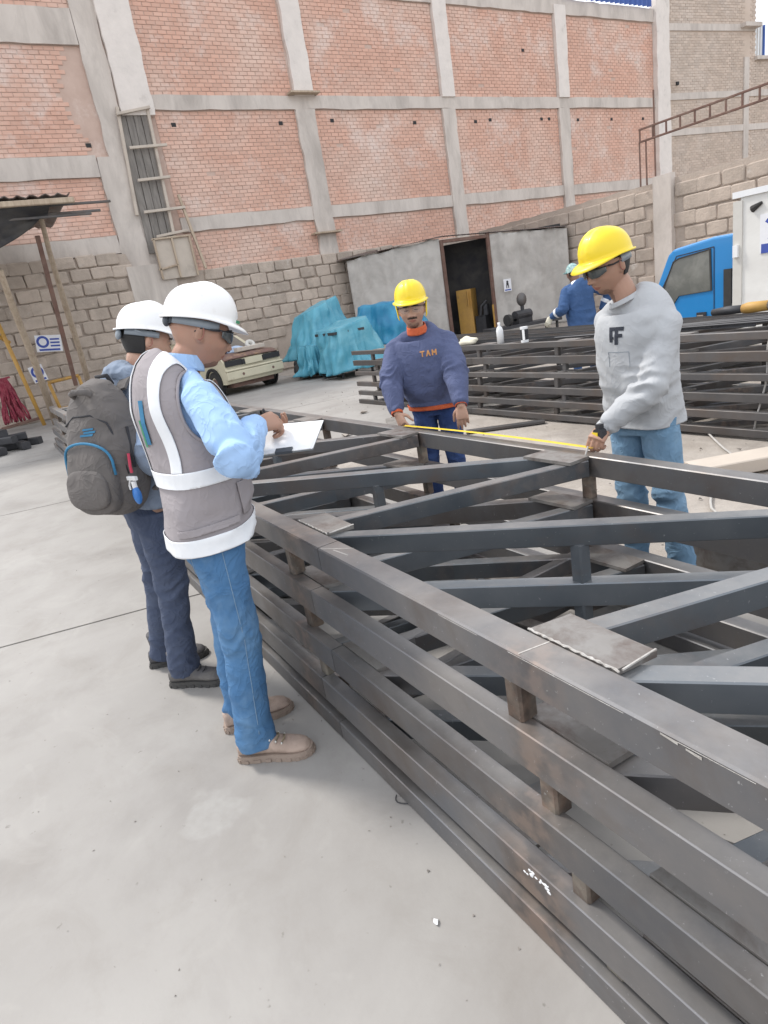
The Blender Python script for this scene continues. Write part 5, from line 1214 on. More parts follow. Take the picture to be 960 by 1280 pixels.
def shirt(s, mt, g=.0, sleeve=.0, hem=0, seed=1, cuffr=.040, name='shirt', arms=True, bunch=.007, loose=0, mats=None, matfn=None, hang=.009, cuthem=False):
    J, root = s['J'], s['obj']; m = MB(); hip = V(*s['hip']); yH, yS = s['yawH'], s['yawS']; sp = s['spine']; sc = s['sc']; pr = s['prof']
    h0 = hip+V(0, 0, hem); spn = [(h0, yH), (hip*.75+sp[2][0]*.25+V(0, 0, max(hem, 0)*.5), yH)]+sp[2:6]+[(sp[6][0]+V(0, 0, -.012), yS)]
    tg = s.get('torsog', 0)
    prf = [(.176+g+loose+tg, .142+g+loose+tg, -.008), (.172+g+loose*.8+tg, .136+g+loose*.8+tg, -.006)]+[(w+g+.012+tg, d+g+.012+tg, b) for w, d, b in pr[2:6]]+[(.062+g+tg*.5, .062+g+tg*.5, -.010)]
    loftbody(m, spn, [((w)*sc, d*sc, b) for w, d, b in prf], rings=30)
    segs = []; tg = s.get('torsog', 0)
    for nm in 'LR':
        q = J[nm]; limb(m, [V(*s['neck'])+V(0, 0, -.030), q['sh'].lerp(V(*s['neck']), .45)+V(0, 0, -.004), q['sh']+V(0, 0, -.012)], [.050+tg*.5, .048+tg*.5, .044+g*.5], 14, 3); m.ell(q['sh']+V(0, 0, -.010), (.050+g*.5,)*3, 18, 12)
        if arms:
            e = q['wr']+(q['el']-q['wr']).normalized()*.012
            limb(m, [q['sh'], q['sh']*.5+q['el']*.5, q['el'], q['el']*.5+e*.5, e], [.048+g*.5+sleeve*.5, .051+g*.5+sleeve*.8, .047+g*.5+sleeve, .043+g*.3+sleeve, cuffr], 18, 6, False)
            m.ell(q['el'], (.046+g*.5+sleeve,)*3, 16, 10)
            L1 = (q['el']-q['sh']).length; L2 = (e-q['el']).length
            segs += [(q['sh'], q['el'], [(.05, .004, .07), (L1, bunch, .09)]), (q['el'], e, [(0, bunch, .08), (L2, bunch*.9, .06)])]
    cx = (hip+V(*s['chest']))/2
    def dsp(co, no):
        o = folds(co, no, segs, .0034, seed)
        zt = np.clip((V(*s['chest']).z-.05-co[:, 2])/.35, 0, 1)
        nearT = segdist(co, hip, s['chest'])[1] < .24
        o += no*((hang*zt+.002)*vn(np.c_[co[:, 0]*12, co[:, 1]*12, co[:, 2]*4], seed+9)*nearT+hang*.8*(zt+.15)*(1-2.4*np.abs(vn(np.c_[co[:, 0]*7+co[:, 2]*9, co[:, 1]*7-co[:, 2]*5, co[:, 2]*9], seed+12)))*nearT)[:, None]
        return o
    return fuse(name, m, mats or M[mt], root, .0075, 9, disp=dsp, matfn=matfn, keep=[(h0+V(0, 0, .02), V(0, 0, -1)), ] if cuthem else None, thick=.004 if cuthem else None, flip=-1)
def ringtube(s, nm, c, axis, r, h, mt, n=36, sq=(1, 1), fwd=None, wob=.0, tilt=None):
    """a collar, cuff or band: open ring of cloth"""
    ax = V(*axis).normalized(); f = V(*fwd) if fwd is not None else ax.orthogonal(); f = (f-ax*f.dot(ax)).normalized(); l = ax.cross(f); m = MB(); rows = 5
    for j in range(rows+1):
        t = j/rows
        for i in range(n):
            a = 2*PI*i/n; rr = (r[0]*(1-t)+r[1]*t)*(1+wob*math.sin(a*5+t*2)); m.v.append(tuple(V(*c)+ax*(h*(t-.5))+f*rr*math.cos(a)*sq[0]+l*rr*math.sin(a)*sq[1]))
    m.f = [(j*n+i, j*n+(i+1) % n, (j+1)*n+(i+1) % n, (j+1)*n+i) for j in range(rows) for i in range(n)]; m.m = [0]*len(m.f)
    o = m.build(nm, M[mt], s['obj'], smooth=True); md = o.modifiers.new('s', 'SOLIDIFY'); md.thickness = .004; md.offset = 0; return o
def cuffs(s, mt, r=.036, h=.03):
    for nm in 'LR':
        q = s['J'][nm]; ax = (q['wr']-q['el']).normalized(); ringtube(s, 'cuff', q['wr']-ax*.008, ax, (r+.002, r), h, mt, wob=.02)
def glasses(s, lens='glass_dark', clear=False, wrap=True):
    T, root = s['T'], s['obj']
    g_ = bpy.data.objects.new('sunglasses', None)
    m = MB()
    def P(a, z, o=0): a_ = math.radians(a); return T @ V((.108+o)*math.cos(a_)**.8 if abs(a) < 90 else 0, (.088+o)*math.sin(a_), z)
    first = None
    for sd_ in (-1, 1):
        m = MB(); na, nz = 14, 6
        for i in range(na+1):
            for j in range(nz+1):
                u, v = i/na, j/nz; a = 5+55*u; top = .017-.004*u; bot = -.022+.016*max(0, u-.55)/.45+.012*max(0, .2-u)/.2
                m.v.append(tuple(P(sd_*a, top+(bot-top)*v, .001*math.sin(PI*v))))
        m.f = [(i*(nz+1)+j, (i+1)*(nz+1)+j, (i+1)*(nz+1)+j+1, i*(nz+1)+j+1) for i in range(na) for j in range(nz)]; m.m = [0]*len(m.f)
        o = m.build('spectacle_lens', M[lens], root, smooth=True)
        if first is None: first = o
        md = o.modifiers.new('s', 'SOLIDIFY'); md.thickness = .002; md.offset = 0
        m = MB(); m.tube([P(sd_*a, .018-.004*(a-5)/55, .001) for a in (3, 15, 30, 45, 60, 66)], .0022, 6)
        m.tube([P(sd_*66, .013, .001), T @ V(.03, sd_*.087, .010), T @ V(-.005, sd_*.086, .012), T @ V(-.028, sd_*.082, -.004)], [.004, .0035, .003, .0025], 6)
        m.build('spectacle_arm', M['print_black'], root, smooth=True)
def band(s, mt, z0, z1, a0, a1, off, nm='helmet_band'):
    T = s['T']; m = MB(); n = 40
    for i in range(n+1):
        a = math.radians(a0+(a1-a0)*i/n)
        for z in (z0, z1): m.v.append(tuple(T @ V((.101+off)*math.cos(a)-.002, (.079+off)*math.sin(a), z)))
    m.f = [(2*i, 2*i+2, 2*i+3, 2*i+1) for i in range(n)]; m.m = [0]*n
    o = m.build(nm, M[mt], s['obj'], smooth=True); md = o.modifiers.new('s', 'SOLIDIFY'); md.thickness = .003; return o
def project(nm, polys, frame, target, mt, parent, off=.0025, dirn=None):
    """print flat shapes onto a garment: polys in (u,v); frame=(origin, uaxis, vaxis, direction toward the cloth)"""
    o_, u_, v_, d_ = [V(*q) for q in frame]; me = target.data; W_ = wmat(target)
    bv = BVHTree.FromPolygons([W_ @ v.co for v in me.vertices], [tuple(p.vertices) for p in me.polygons]); bm = bmesh.new()
    for vs, fs in polys:
        q = [bm.verts.new((a, b, 0)) for a, b in vs]
        for f in fs:
            try: bm.faces.new([q[k] for k in f])
            except ValueError: pass
    bmesh.ops.triangulate(bm, faces=bm.faces); bmesh.ops.subdivide_edges(bm, edges=[e for e in bm.edges if e.calc_length() > .012], cuts=1, use_grid_fill=False)
    for v in bm.verts:
        p = o_+u_*v.co.x+v_*v.co.y; h = bv.ray_cast(p-d_*.25, d_, .6)
        if h[0] is not None: v.co = h[0]-d_*off
        else: v.co = p
    me2 = bpy.data.meshes.new(nm); bm.to_mesh(me2); bm.free(); me2.materials.append(M[mt]); me2.transform(wmat(parent).inverted())
    o = bpy.data.objects.new(nm, me2); COL.objects.link(o); o.parent = parent; md = o.modifiers.new('s', 'SOLIDIFY'); md.thickness = .0012; md.offset = 0; return o
def textpoly(txt, size, bold=.0):
    cu = bpy.data.curves.new('t', 'FONT'); cu.body = txt; cu.size = size; cu.offset = bold; cu.align_x = 'CENTER'; cu.align_y = 'CENTER'; cu.resolution_u = 3
    o = bpy.data.objects.new('t', cu); COL.objects.link(o); dg = bpy.context.evaluated_depsgraph_get(); dg.update(); me = bpy.data.meshes.new_from_object(o.evaluated_get(dg))
    r = ([(v.co.x, v.co.y) for v in me.vertices], [tuple(p.vertices) for p in me.polygons]); bpy.data.objects.remove(o); return [r]
def quad(x0, y0, x1, y1, sk=0): return ([(x0+sk*y0, y0), (x1+sk*y0, y0), (x1+sk*y1, y1), (x0+sk*y1, y1)], [(0, 1, 2, 3)])
def stroke(x0, y0, x1, y1, w): return ([(x0-w/2, y0), (x0+w/2, y0), (x1+w/2, y1), (x1-w/2, y1)], [(0, 1, 2, 3)])
def letters_tam(h=.038, w=.032, b=.0085):
    p = []; g_ = w+.008
    p += [quad(-g_-w/2, h/2-b, -g_+w/2, h/2), quad(-g_-b/2, -h/2, -g_+b/2, h/2-b)]
    p += [stroke(-w/2+b/2, -h/2, 0, h/2, b), stroke(w/2-b/2, -h/2, 0, h/2, b), quad(-w/4, -h*.2, w/4, -h*.2+b*.8)]
    p += [quad(g_-w/2, -h/2, g_-w/2+b, h/2), quad(g_+w/2-b, -h/2, g_+w/2, h/2), stroke(g_-w/2+b/2, h/2, g_, -h*.15, b), stroke(g_+w/2-b/2, h/2, g_, -h*.15, b)]
    return p
# ---- cloth and skin materials
def skinmats(k, c):
    M[k] = mat(k, c, tuple(v*.88 for v in c), (c[0]*1.1, c[1]*.85, c[2]*.8), scale=14, rough=.5, rough2=.62, stain=9, thr=(.55, .9), bump=.15, bscale=120, bdist=.001)
    M[k].node_tree.nodes['Principled BSDF'].inputs['Subsurface Weight'].default_value = .08; M[k].node_tree.nodes['Principled BSDF'].inputs['Subsurface Radius'].default_value = (.01, .004, .002)
    M[k+'_stubble'] = mat(k+'_s', tuple(v*.62 for v in c), tuple(v*.45 for v in c), scale=40, rough=.7)
    M[k+'_lip'] = mat(k+'_l', (c[0]*.85, c[1]*.6, c[2]*.62), scale=30, rough=.45)
skinmats('skin_brown', (.41, .235, .165)); skinmats('skin_tan', (.50, .30, .215)); skinmats('skin_dark', (.24, .125, .085))
MM('moustache', (.07, .045, .035), scale=60, rough=.8)
MM('hair_black', (.012, .011, .011), (.02, .018, .017), scale=60, rough=.6, bump=.6, bscale=200, stretch=(1, 1, .3))
def weave(k): return dict(rough=.85, rough2=.95, bump=.25, bscale=k, bdist=.0012, fold=.32)
MM('jeans_blue', (.05, .145, .30), (.085, .20, .37), (.16, .28, .43), scale=5, stain=4.5, thr=(.5, .8), **weave(260))
MM('jeans_light', (.13, .24, .36), (.18, .30, .43), (.26, .38, .50), scale=5, stain=4.5, thr=(.5, .8), **weave(260))
MM('jeans_navy', (.045, .060, .105), (.06, .078, .13), (.085, .105, .16), scale=5, stain=5, **weave(260))
MM('jeans_dark', (.018, .040, .13), (.025, .055, .17), (.05, .09, .22), scale=5, stain=5, **weave(260))
MM('shirt_blue', (.34, .52, .80), (.38, .56, .84), scale=3, **weave(300))
MM('vest_grey', (.30, .272, .282), (.33, .30, .31), scale=2, rough=.85, bump=.15, bscale=300, bdist=.001, fold=.22)
MM('reflective', (.84, .85, .87), (.76, .78, .81), scale=14, rough=.4, rough2=.5, bump=.2, bscale=40, bdist=.002)
MM('sweater_navy', (.085, .105, .20), (.10, .12, .225), (.07, .085, .165), scale=3, stain=3, **weave(220))
MM('orange_knit', (.62, .13, .05), (.55, .11, .04), scale=8, **weave(200))
MM('shirt_grey', (.43, .44, .455), (.47, .48, .495), (.38, .39, .40), scale=3, stain=4, thr=(.55, .85), rough=.88, bump=.2, bscale=240, bdist=.001, fold=.18)
MM('hoodie_grey', (.20, .245, .32), (.25, .30, .38), (.15, .18, .24), scale=3, stain=3, **weave(160))
MM('hoodie_panel', (.33, .43, .60), (.38, .48, .64), scale=3, **weave(160))
MM('overall_blue', (.035, .085, .20), (.045, .10, .235), (.06, .12, .26), scale=4, stain=4, **weave(200))
MM('helmet_yellow', (.88, .66, .015), (.86, .64, .02), (.72, .53, .06), scale=2, stain=14, thr=(.55, .75), rough=.32, rough2=.45, bump=.04, coat=.15)
MM('helmet_white', (.88, .88, .88), (.86, .86, .86), (.72, .70, .67), scale=2, stain=14, thr=(.58, .78), rough=.32, rough2=.45, bump=.04, coat=.15)
MM('harness_grey', (.28, .31, .34), (.22, .25, .28), scale=9, rough=.35, bump=.05)
MM('harness_dark', (.05, .06, .075), scale=9, rough=.5, bump=.05)
MM('boot_tan', (.50, .385, .32), (.44, .335, .275), (.30, .225, .185), scale=10, rough=.8, stain=12, bump=.3, bscale=90, bdist=.002)
MM('sole_tan', (.34, .265, .22), (.28, .22, .18), scale=20, rough=.85)
MM('boot_dark', (.085, .083, .088), (.12, .11, .108), (.16, .15, .14), scale=12, rough=.75, stain=12, bump=.3, bscale=90)
MM('sole_dark', (.05, .05, .05), (.08, .075, .07), scale=20, rough=.85)
MM('lace', (.24, .20, .12), (.18, .15, .10), scale=50, rough=.8)
MM('metal_bright', (.75, .74, .70), scale=20, rough=.3, metal=.8, bump=0)
MM('pack_brown', (.12, .108, .102), (.15, .135, .128), (.095, .088, .085), scale=6, stain=5, **weave(180))
MM('pack_black', (.02, .02, .024), (.035, .035, .04), scale=8, rough=.8)
MM('pack_blue', (.03, .16, .30), (.04, .20, .36), scale=9, rough=.7)
MM('gel_blue', (.03, .16, .48), (.05, .2, .55), scale=8, rough=.15, bump=0)
MM('paper', (.82, .82, .82), (.78, .78, .79), scale=5, rough=.8, bump=.05)
MM('letter_orange', (.62, .30, .10), (.5, .24, .10), scale=60, rough=.8)
MM('letter_dark', (.03, .035, .05), scale=60, rough=.8)
MM('cap_mint', (.35, .50, .47), (.5, .6, .56), (.2, .35, .36), scale=20, rough=.9, stain=30, thr=(.45, .55))
MM('glass_clear', (.5, .5, .5), rough=.05, bump=0, alpha=.1)

def boots(s, mt, sole, dirs, lace=True, shaft=.12):
    out = []
    for nm in 'LR':
        up, so = MB(), MB(); an = s['J'][nm]['an']; heel, f, l = boot(up, so, an, dirs[nm], shaft=shaft)
        b = fuse('boot', up, M[mt], s['obj'], .006, 3); so.build('sole', M[sole], b)
        k = 0
        for i in range(4):
            a = .122+.022*i; z = .113-.010*i; m = MB()
            m.tube([heel+f*(a-.010)+l*.022+V(0, 0, z-.012), heel+f*a+l*.008+V(0, 0, z), heel+f*(a+.004)-l*.008+V(0, 0, z), heel+f*(a-.008)-l*.026+V(0, 0, z-.014)], .0028, 6); m.build('lace', M['lace' if lace else 'pack_black'], b, smooth=True)
            if lace:
                for q in (-1, 1): MB().ell(heel+f*(a-.006)+l*q*.029+V(0, 0, z-.014), (.005, .005, .006), 8, 6).build('eyelet', M['metal_bright'], b, smooth=True)
        if lace:
            m = MB(); c = heel+f*.10+V(0, 0, .120); m.tube([c, c+f*.01+l*.02+V(0, 0, .012), c+f*.02+l*.03, c+l*.004, c-l*.02+f*.012+V(0, 0, .012), c-l*.034+f*.02+V(0, 0, -.004)], .0026, 6); m.build('lace', M['lace'], b, smooth=True)
        out.append(b)
    return out
# ---------------------------------------------------------------- A: man in white helmet and grey vest
A = dict(label='man in white helmet, grey reflective vest and tan boots writing on a clipboard', root=(-2.28, .52, 0), skin='skin_brown', beard=1,
    hip=(-2.27, .535, .935), chest=(-2.275, .535, 1.425), neck=(-2.27, .585, 1.50), head=(-2.262, .672, 1.598), hyaw=80, hpitch=20, yawH=80, yawS=103, fat=.03, torsog=-.022,
    wrR=(-2.115, .735, 1.262), wrL=(-2.33, .80, 1.175), poleR=(.9, -.35, -.45), poleL=(-.4, -.5, -.9),
    anR=(-2.165, .475, .09), anL=(-2.415, .50, .09), shR=(.0, .0, -.005),
    handR=dict(d=(-.05, 1, .10), n=(.6, -.05, .75), curl=(.75, .85, .95, 1.0), thumb=(.9, .7)),
    handL=dict(d=(.35, .9, .05), n=(-.1, .1, -1), curl=(.55, .55, .55, .55), thumb=(.5, .2)))
person(A)
hA = helmet(A['T'], A['obj'], 'helmet_white', peak=.032)
T = A['T']
MB().box(T @ V(.119, -.028, .052), (.001, .001, .001)).build('helmet_logo', M['green'], A['obj'])
m = MB()
for i in range(5):
    a = math.radians(-22-3.2*i); 
    for z in (.048, .058): m.v.append(tuple(T @ V(.1335*math.cos(a)-.004, .1095*math.sin(a), z)))
m.f = [(2*i, 2*i+2, 2*i+3, 2*i+1) for i in range(4)]; m.m = [0]*4; o = m.build('helmet_logo', M['green'], A['obj']); md = o.modifiers.new('s', 'SOLIDIFY'); md.thickness = .002; md.offset = 0
band(A, 'harness_grey', .012, .036, -150, -62, .012); band(A, 'harness_dark', .010, .034, -215, -150, .014)
m = MB(); m.ell(T @ V(-.112, -.01, .018), (.014, .028, .02), 14, 10, T.to_3x3()); m.build('helmet_ratchet', M['harness_dark'], A['obj'], smooth=True)
glasses(A)
tA = trousers(A, 'jeans_blue', cuff=.064, seed=2, bunch=.013)
boots(A, 'boot_tan', 'sole_tan', dict(R=(.56, .83), L=(.15, 1)), True, .06)
sA = shirt(A, 'shirt_blue', g=-.004, sleeve=.016, hem=.10, seed=3, cuffr=.044, bunch=.011)
cuffs(A, 'shirt_blue', .040, .045)
ringtube(A, 'collar', V(*A['neck'])+V(0, .004, .012), (0, .28, 1), (.070, .063), .05, 'shirt_blue', fwd=yv(98), sq=(1.06, 1), wob=.01)
# vest: own garment over the shirt
def vest(s):
    m = MB(); hip = V(*s['hip']); sp = s['spine']; pr = s['prof']
    loftbody(m, [(hip+V(0, -.003, -.075), s['yawH']), (hip+V(0, 0, .05), s['yawH'])]+sp[2:5]+[(sp[5][0]+V(0, 0, .006), s['yawS']), (sp[6][0]+V(0, -.01, -.005), s['yawS'])],
             [(.188, .158, .008), (.185, .154, .008), (.190, .150, .012), (.182, .146, .010), (.172, .134, .0), (.128, .098, -.012), (.082, .080, -.010)], rings=34)
    def dsp(co, no):
        z = np.clip((1.30-co[:, 2])/.3, 0, 1)
        return no*(.0035*vn(co*np.array([8, 8, 4]), 4)+.008*z*vn(np.c_[co[:, 0]*11, co[:, 1]*11, co[:, 2]*5], 6)+.006*z*(1-2.4*np.abs(vn(np.c_[co[:, 0]*6+co[:, 2]*9, co[:, 1]*6, co[:, 2]*9], 7))))[:, None]
    return fuse('vest', m, M['vest_grey'], s['obj'], .007, 3, disp=dsp, keep=[(V(-2.27, .535, .885), V(0, .06, -1))])
vA = vest(A)
# arm hole cut clean: remove the vest where the arm leaves
def cutout(o, c, ax, r, rr=None):
    me = o.data; bm = bmesh.new(); bm.from_mesh(me); W_ = wmat(o); c = V(*c); ax = V(*ax).normalized()
    dl = []
    for v in bm.verts:
        p = (W_ @ v.co)-c; a = p.dot(ax); q = p-ax*a; zz = q.z; h = math.sqrt((q.x**2+q.y**2)/(r*r)+(zz/rr)**2)
        if a > -.02 and h < 1: dl.append(v)
    ds = set(dl); Wi = W_.inverted(); ed = [v for v in bm.verts if v not in ds and any(e.other_vert(v) in ds for e in v.link_edges)]
    for v in ed:      # draw the rim of the hole onto the ellipse
        p = (W_ @ v.co)-c; a = p.dot(ax); q = p-ax*a; h = math.sqrt((q.x**2+q.y**2)/(r*r)+(q.z/rr)**2); v.co = Wi @ (c+ax*a+q*(1/h))
    bmesh.ops.delete(bm, geom=dl, context='VERTS'); bm.to_mesh(me); bm.free()
for nm, sg in (('R', 1), ('L', -1)):
    sh_ = A['J'][nm]['sh']; c_ = sh_+V(-sg*.06, 0, -.045); bv_ = BVHTree.FromPolygons([wmat(vA) @ v.co for v in vA.data.vertices], [tuple(p.vertices) for p in vA.data.polygons]); pp = []
    for k_ in range(49):
        t_ = 2*PI*k_/48; h_ = bv_.ray_cast(c_+V(sg*.4, .072*math.cos(t_), .115*math.sin(t_)), V(-sg, 0, 0), .42)
        if h_[0] is not None: pp.append(h_[0]+V(sg*.001, 0, 0))
    if len(pp) > 8: m = MB(); m.tube(pp, .0055, 8, cap=False); m.build('armhole_binding', M['vest_grey'], A['obj'], smooth=True)
    cutout(vA, sh_+V(-sg*.06, 0, -.045), (sg, 0, 0), .072, .115)
yS_ = A['yawS']; f_ = yv(yS_); l_ = yv(yS_+90)
md = vA.modifiers.new('t', 'SOLIDIFY'); md.thickness = .005
# reflective tape: two hoops and straps over the shoulders down the back and the chest
def hoop(s, src, z, h, tilt, nm='reflective_band', mt='reflective', off=.0035):
    n = V(0, tilt, 1).normalized(); c = V(*s['hip']); c.z = z
    return patch(nm, src, [(c+n*h/2, n), (c-n*h/2, -n)], M[mt], s['obj'], off=off, thick=.003)
hoop(A, vA, 1.145, .055, -.02); hoop(A, vA, .918, .060, -.06)
for sg in (-1, 1):
    c = V(*A['chest'])+l_*sg*.088; n = (l_*sg+V(0, 0, .10)).normalized()
    patch('reflective_band', vA, [(c+n*.021, n), (c-n*.021, -n), (V(0, 0, 1.172), (0, 0, -1))], M['reflective'], A['obj'], off=.0035, thick=.003)
# badge with a blue and green print on the shoulder blade of the vest
bk = -f_
def onback(c, w, h): return (c, -l_, V(0, 0, 1), f_)
fr_ = (V(*A['chest'])-l_*.012+V(0, 0, -.08)-f_*.2, -l_, V(0, 0, 1), f_)
project('print', [quad(-.015, -.075, .012, .075, .15)], fr_, vA, 'pack_blue', A['obj'], off=.006)
project('print', [quad(-.030, -.085, -.017, .01, .15)], fr_, vA, 'green', A['obj'], off=.006)
# side pocket and strap tab
ln_ = patch('vest_pocket', vA, [(V(0, .62, 0), (0, -1, 0)), (V(0, 0, 1.10), (0, 0, 1)), (V(0, 0, .985), (0, 0, -1)), (V(-2.16, 0, 0), (-1, 0, 0))], M['vest_grey'], A['obj'], off=.004, thick=.005)
for z_ in (.972,):
    n = V(0, -.08, 1).normalized(); c = V(-2.2, .5, z_); patch('vest_strap', vA, [(c+n*.012, n), (c-n*.012, -n), (V(0, .40, 0), (0, -1, 0)), (V(0, .60, 0), (0, 1, 0)), (V(-2.2, 0, 0), (-1, 0, 0))], M['vest_grey'], A['obj'], off=.006, thick=.004)
# jean back pocket and side seam
hpR = A['J']['R']['hp']
fwdH = yv(A['yawH']); rH = yv(A['yawH']-90)
bc = V(*A['hip'])+rH*.085-fwdH*.2+V(0, 0, -.075); dcast = (fwdH-rH*.35).normalized(); ua = V(0, 0, 1).cross(-dcast).normalized()
pk = [([(-.062, .07), (.062, .07), (.062, -.055), (0, -.085), (-.062, -.055)], [(0, 1, 2, 3, 4)])]
project('back_pocket', pk, (bc, ua, V(0, 0, 1), dcast), tA, 'jeans_blue', A['obj'], off=.004)
def seam(target, pts, d, mt, parent, nm='seam', r=.0016):
    bv = BVHTree.FromPolygons([wmat(target) @ v.co for v in target.data.vertices], [tuple(p.vertices) for p in target.data.polygons]); q = []
    for p in pts:
        h = bv.ray_cast(V(*p)-V(*d)*.3, V(*d), .7)
        if h[0] is not None: q.append(h[0]-V(*d)*.001)
    if len(q) > 2: m = MB(); m.tube(q, r, 5); return m.build(nm, M[mt], parent)
MM('thread', (.22, .33, .46), scale=80, rough=.9)
JR = A['J']['R']
side = [JR['hp'].lerp(JR['kn'], t) for t in [k/9 for k in range(9)]]+[JR['kn'].lerp(JR['an'], t) for t in [k/9 for k in range(9)]]
seam(tA, [p+fwdH*.01 for p in side], (-rH).normalized(), 'thread', A['obj'])
for a, b in (((-.062, .07), (.062, .07)), ((.062, .07), (.062, -.055)), ((.062, -.055), (0, -.085)), ((0, -.085), (-.062, -.055)), ((-.062, -.055), (-.062, .07)), ((-.06, .03), (.0, .012)), ((.0, .012), (.06, .03))):
    seam(tA, [bc+ua*(a[0]+(b[0]-a[0])*t)+V(0, 0, a[1]+(b[1]-a[1])*t)-dcast*.006 for t in [k/5 for k in range(6)]], dcast, 'thread', A['obj'], r=.0045 if 0 else .0022)
# clipboard and pen
cb = thing('clipboard', 'clipboard with white papers held by the man in the white helmet', 'clipboard', (-2.1, .88, 1.2))
c0, c1, c2, c3 = V(-2.255, .80, 1.245), V(-2.105, .715, 1.165), V(-1.985, .905, 1.175), V(-2.135, .99, 1.245)
c0, c1, c2, c3 = V(-2.24, .83, 1.235), V(-2.11, .72, 1.165), V(-1.98, .87, 1.165), V(-2.11, .99, 1.225)
nn = (c1-c0).cross(c3-c0).normalized(); nn = nn if nn.z > 0 else -nn
def sheet(off, th, mt, nm, gr=0, par=cb, dr=(0, 0, 0)):
    cc = (c0+c1+c2+c3)/4; q = [p+(p-cc).normalized()*gr+nn*off+V(*dr) for p in (c0, c1, c2, c3)]; m = MB(); m.add([*q, *[p+nn*th for p in q]], [(0, 1, 2, 3), (7, 6, 5, 4), (0, 1, 5, 4), (1, 2, 6, 5), (2, 3, 7, 6), (3, 0, 4, 7)]); return m.build(nm, M[mt], par)
sheet(-.004, .003, 'harness_grey', 'board', .004)
for k in range(4): sheet(.001*k, .0008, 'paper', 'paper', -.004*k*0, dr=(random.uniform(-.006, .006), random.uniform(-.006, .006), 0))
u1, u2 = (c1-c0), (c3-c0)
for k in range(9):
    a = .14+.085*k
    if k in (3,): continue
    p = c0+u2*a+u1*.12+nn*.0052; q = c0+u2*a+u1*(.85 if k % 3 else .5)+nn*.0052; sdw = u2.normalized()*.0016; m = MB(); m.add([p-sdw, q-sdw, q+sdw, p+sdw], [(0, 1, 2, 3)]); m.build('writing_line', M['harness_grey'], cb)
m = MB(); e0 = c1.lerp(c2, .35)+nn*.006; e1 = c1.lerp(c2, .65)+nn*.006; m.bar(e0, e1, .025, .012, tuple(nn)); m.build('clip', M['harness_dark'], cb)
tp = (A['J']['R']['tips'][0]+A['J']['R']['tips'][1])/2
m = MB(); pd = V(.35, -.35, .85).normalized(); m.tube([tp-pd*.035, tp-pd*.03, tp+pd*.10], [.001, .0045, .0045], 8); m.build('pen', M['print_black'], smooth=True, label='dark pen in the right hand of the man with the clipboard', cat='pen')

# ---------------------------------------------------------------- B: man with the backpack
B = dict(label='young man in white helmet and grey hoodie wearing a brown backpack', root=(-2.98, .45, 0), skin='skin_tan', beard=0, hair=(-.060, .009),
    hip=(-2.975, .47, .92), chest=(-2.975, .53, 1.405), neck=(-2.975, .575, 1.475), head=(-2.96, .642, 1.60), hyaw=92, hpitch=18, yawH=88, yawS=112, fat=.005,
    wrR=(-2.72, .74, 1.12), wrL=(-3.10, .82, 1.10), poleR=(.3, -.7, -.7), poleL=(-.5, -.5, -.9),
    anR=(-2.945, .40, .09), anL=(-3.24, .37, .09),
    handR=dict(d=(-.1, 1, .1), n=(.9, 0, .3), curl=(.6,)*4), handL=dict(d=(.2, 1, 0), n=(-.2, 0, 1), curl=(.5,)*4))
person(B); helmet(B['T'], B['obj'], 'helmet_white', peak=.032)
band(B, 'harness_grey', .010, .034, -150, -75, .016); band(B, 'harness_dark', .006, .034, -200, -160, .018)
m = MB(); m.ell(B['T'] @ V(-.119, -.015, .008), (.012, .024, .022), 14, 10, B['T'].to_3x3()); m.build('helmet_ratchet', M['harness_grey'], B['obj'], smooth=True)
m = MB(); m.tube([B['T'] @ V(*p) for p in ((-.07, -.085, .03), (-.03, -.089, .02), (-.005, -.09, .038))], .005, 6); m.build('helmet_strap', M['harness_grey'], B['obj'], smooth=True)
tB = trousers(B, 'jeans_navy', cuff=.060, seed=12); boots(B, 'boot_dark', 'sole_dark', dict(R=(.62, .78), L=(.35, .93)), False, .13)
def hz(c): return ((c[:, 2] > 1.22+.1*(c[:, 1]-.5)) & (c[:, 2] < 1.372) & (c[:, 0] > -2.93)).astype(int)
sB = shirt(B, 'hoodie_grey', g=.010, sleeve=.012, hem=.0, seed=14, cuffr=.042, bunch=.011, mats=[M['hoodie_grey'], M['hoodie_panel']], matfn=hz, name='hoodie')
cuffs(B, 'hoodie_grey', .042, .04)
m = MB()   # hood folded behind the neck
hc = V(*B['neck'])+yv(112)*-.055+V(0, 0, -.005)
for (dx, dz, r) in ((.0, 0, .05), (.01, -.03, .052)):
    pts = [hc+yv(112)*(-.055*math.cos(a)+.02+dx)+yv(202)*(.11*math.sin(a))+V(0, 0, dz+.02*math.cos(a*2)) for a in [(-1.9+3.8*k/12) for k in range(13)]]
    limb(m, pts, [r*(.55+.45*math.sin(PI*k/12)) for k in range(13)], 14, 2)
fuse('hood', m, M['hoodie_grey'], B['obj'], .007, 3, disp=lambda co, no: no*(.008*vn(co*22, 3)+.005*vn(co*45, 5))[:, None])
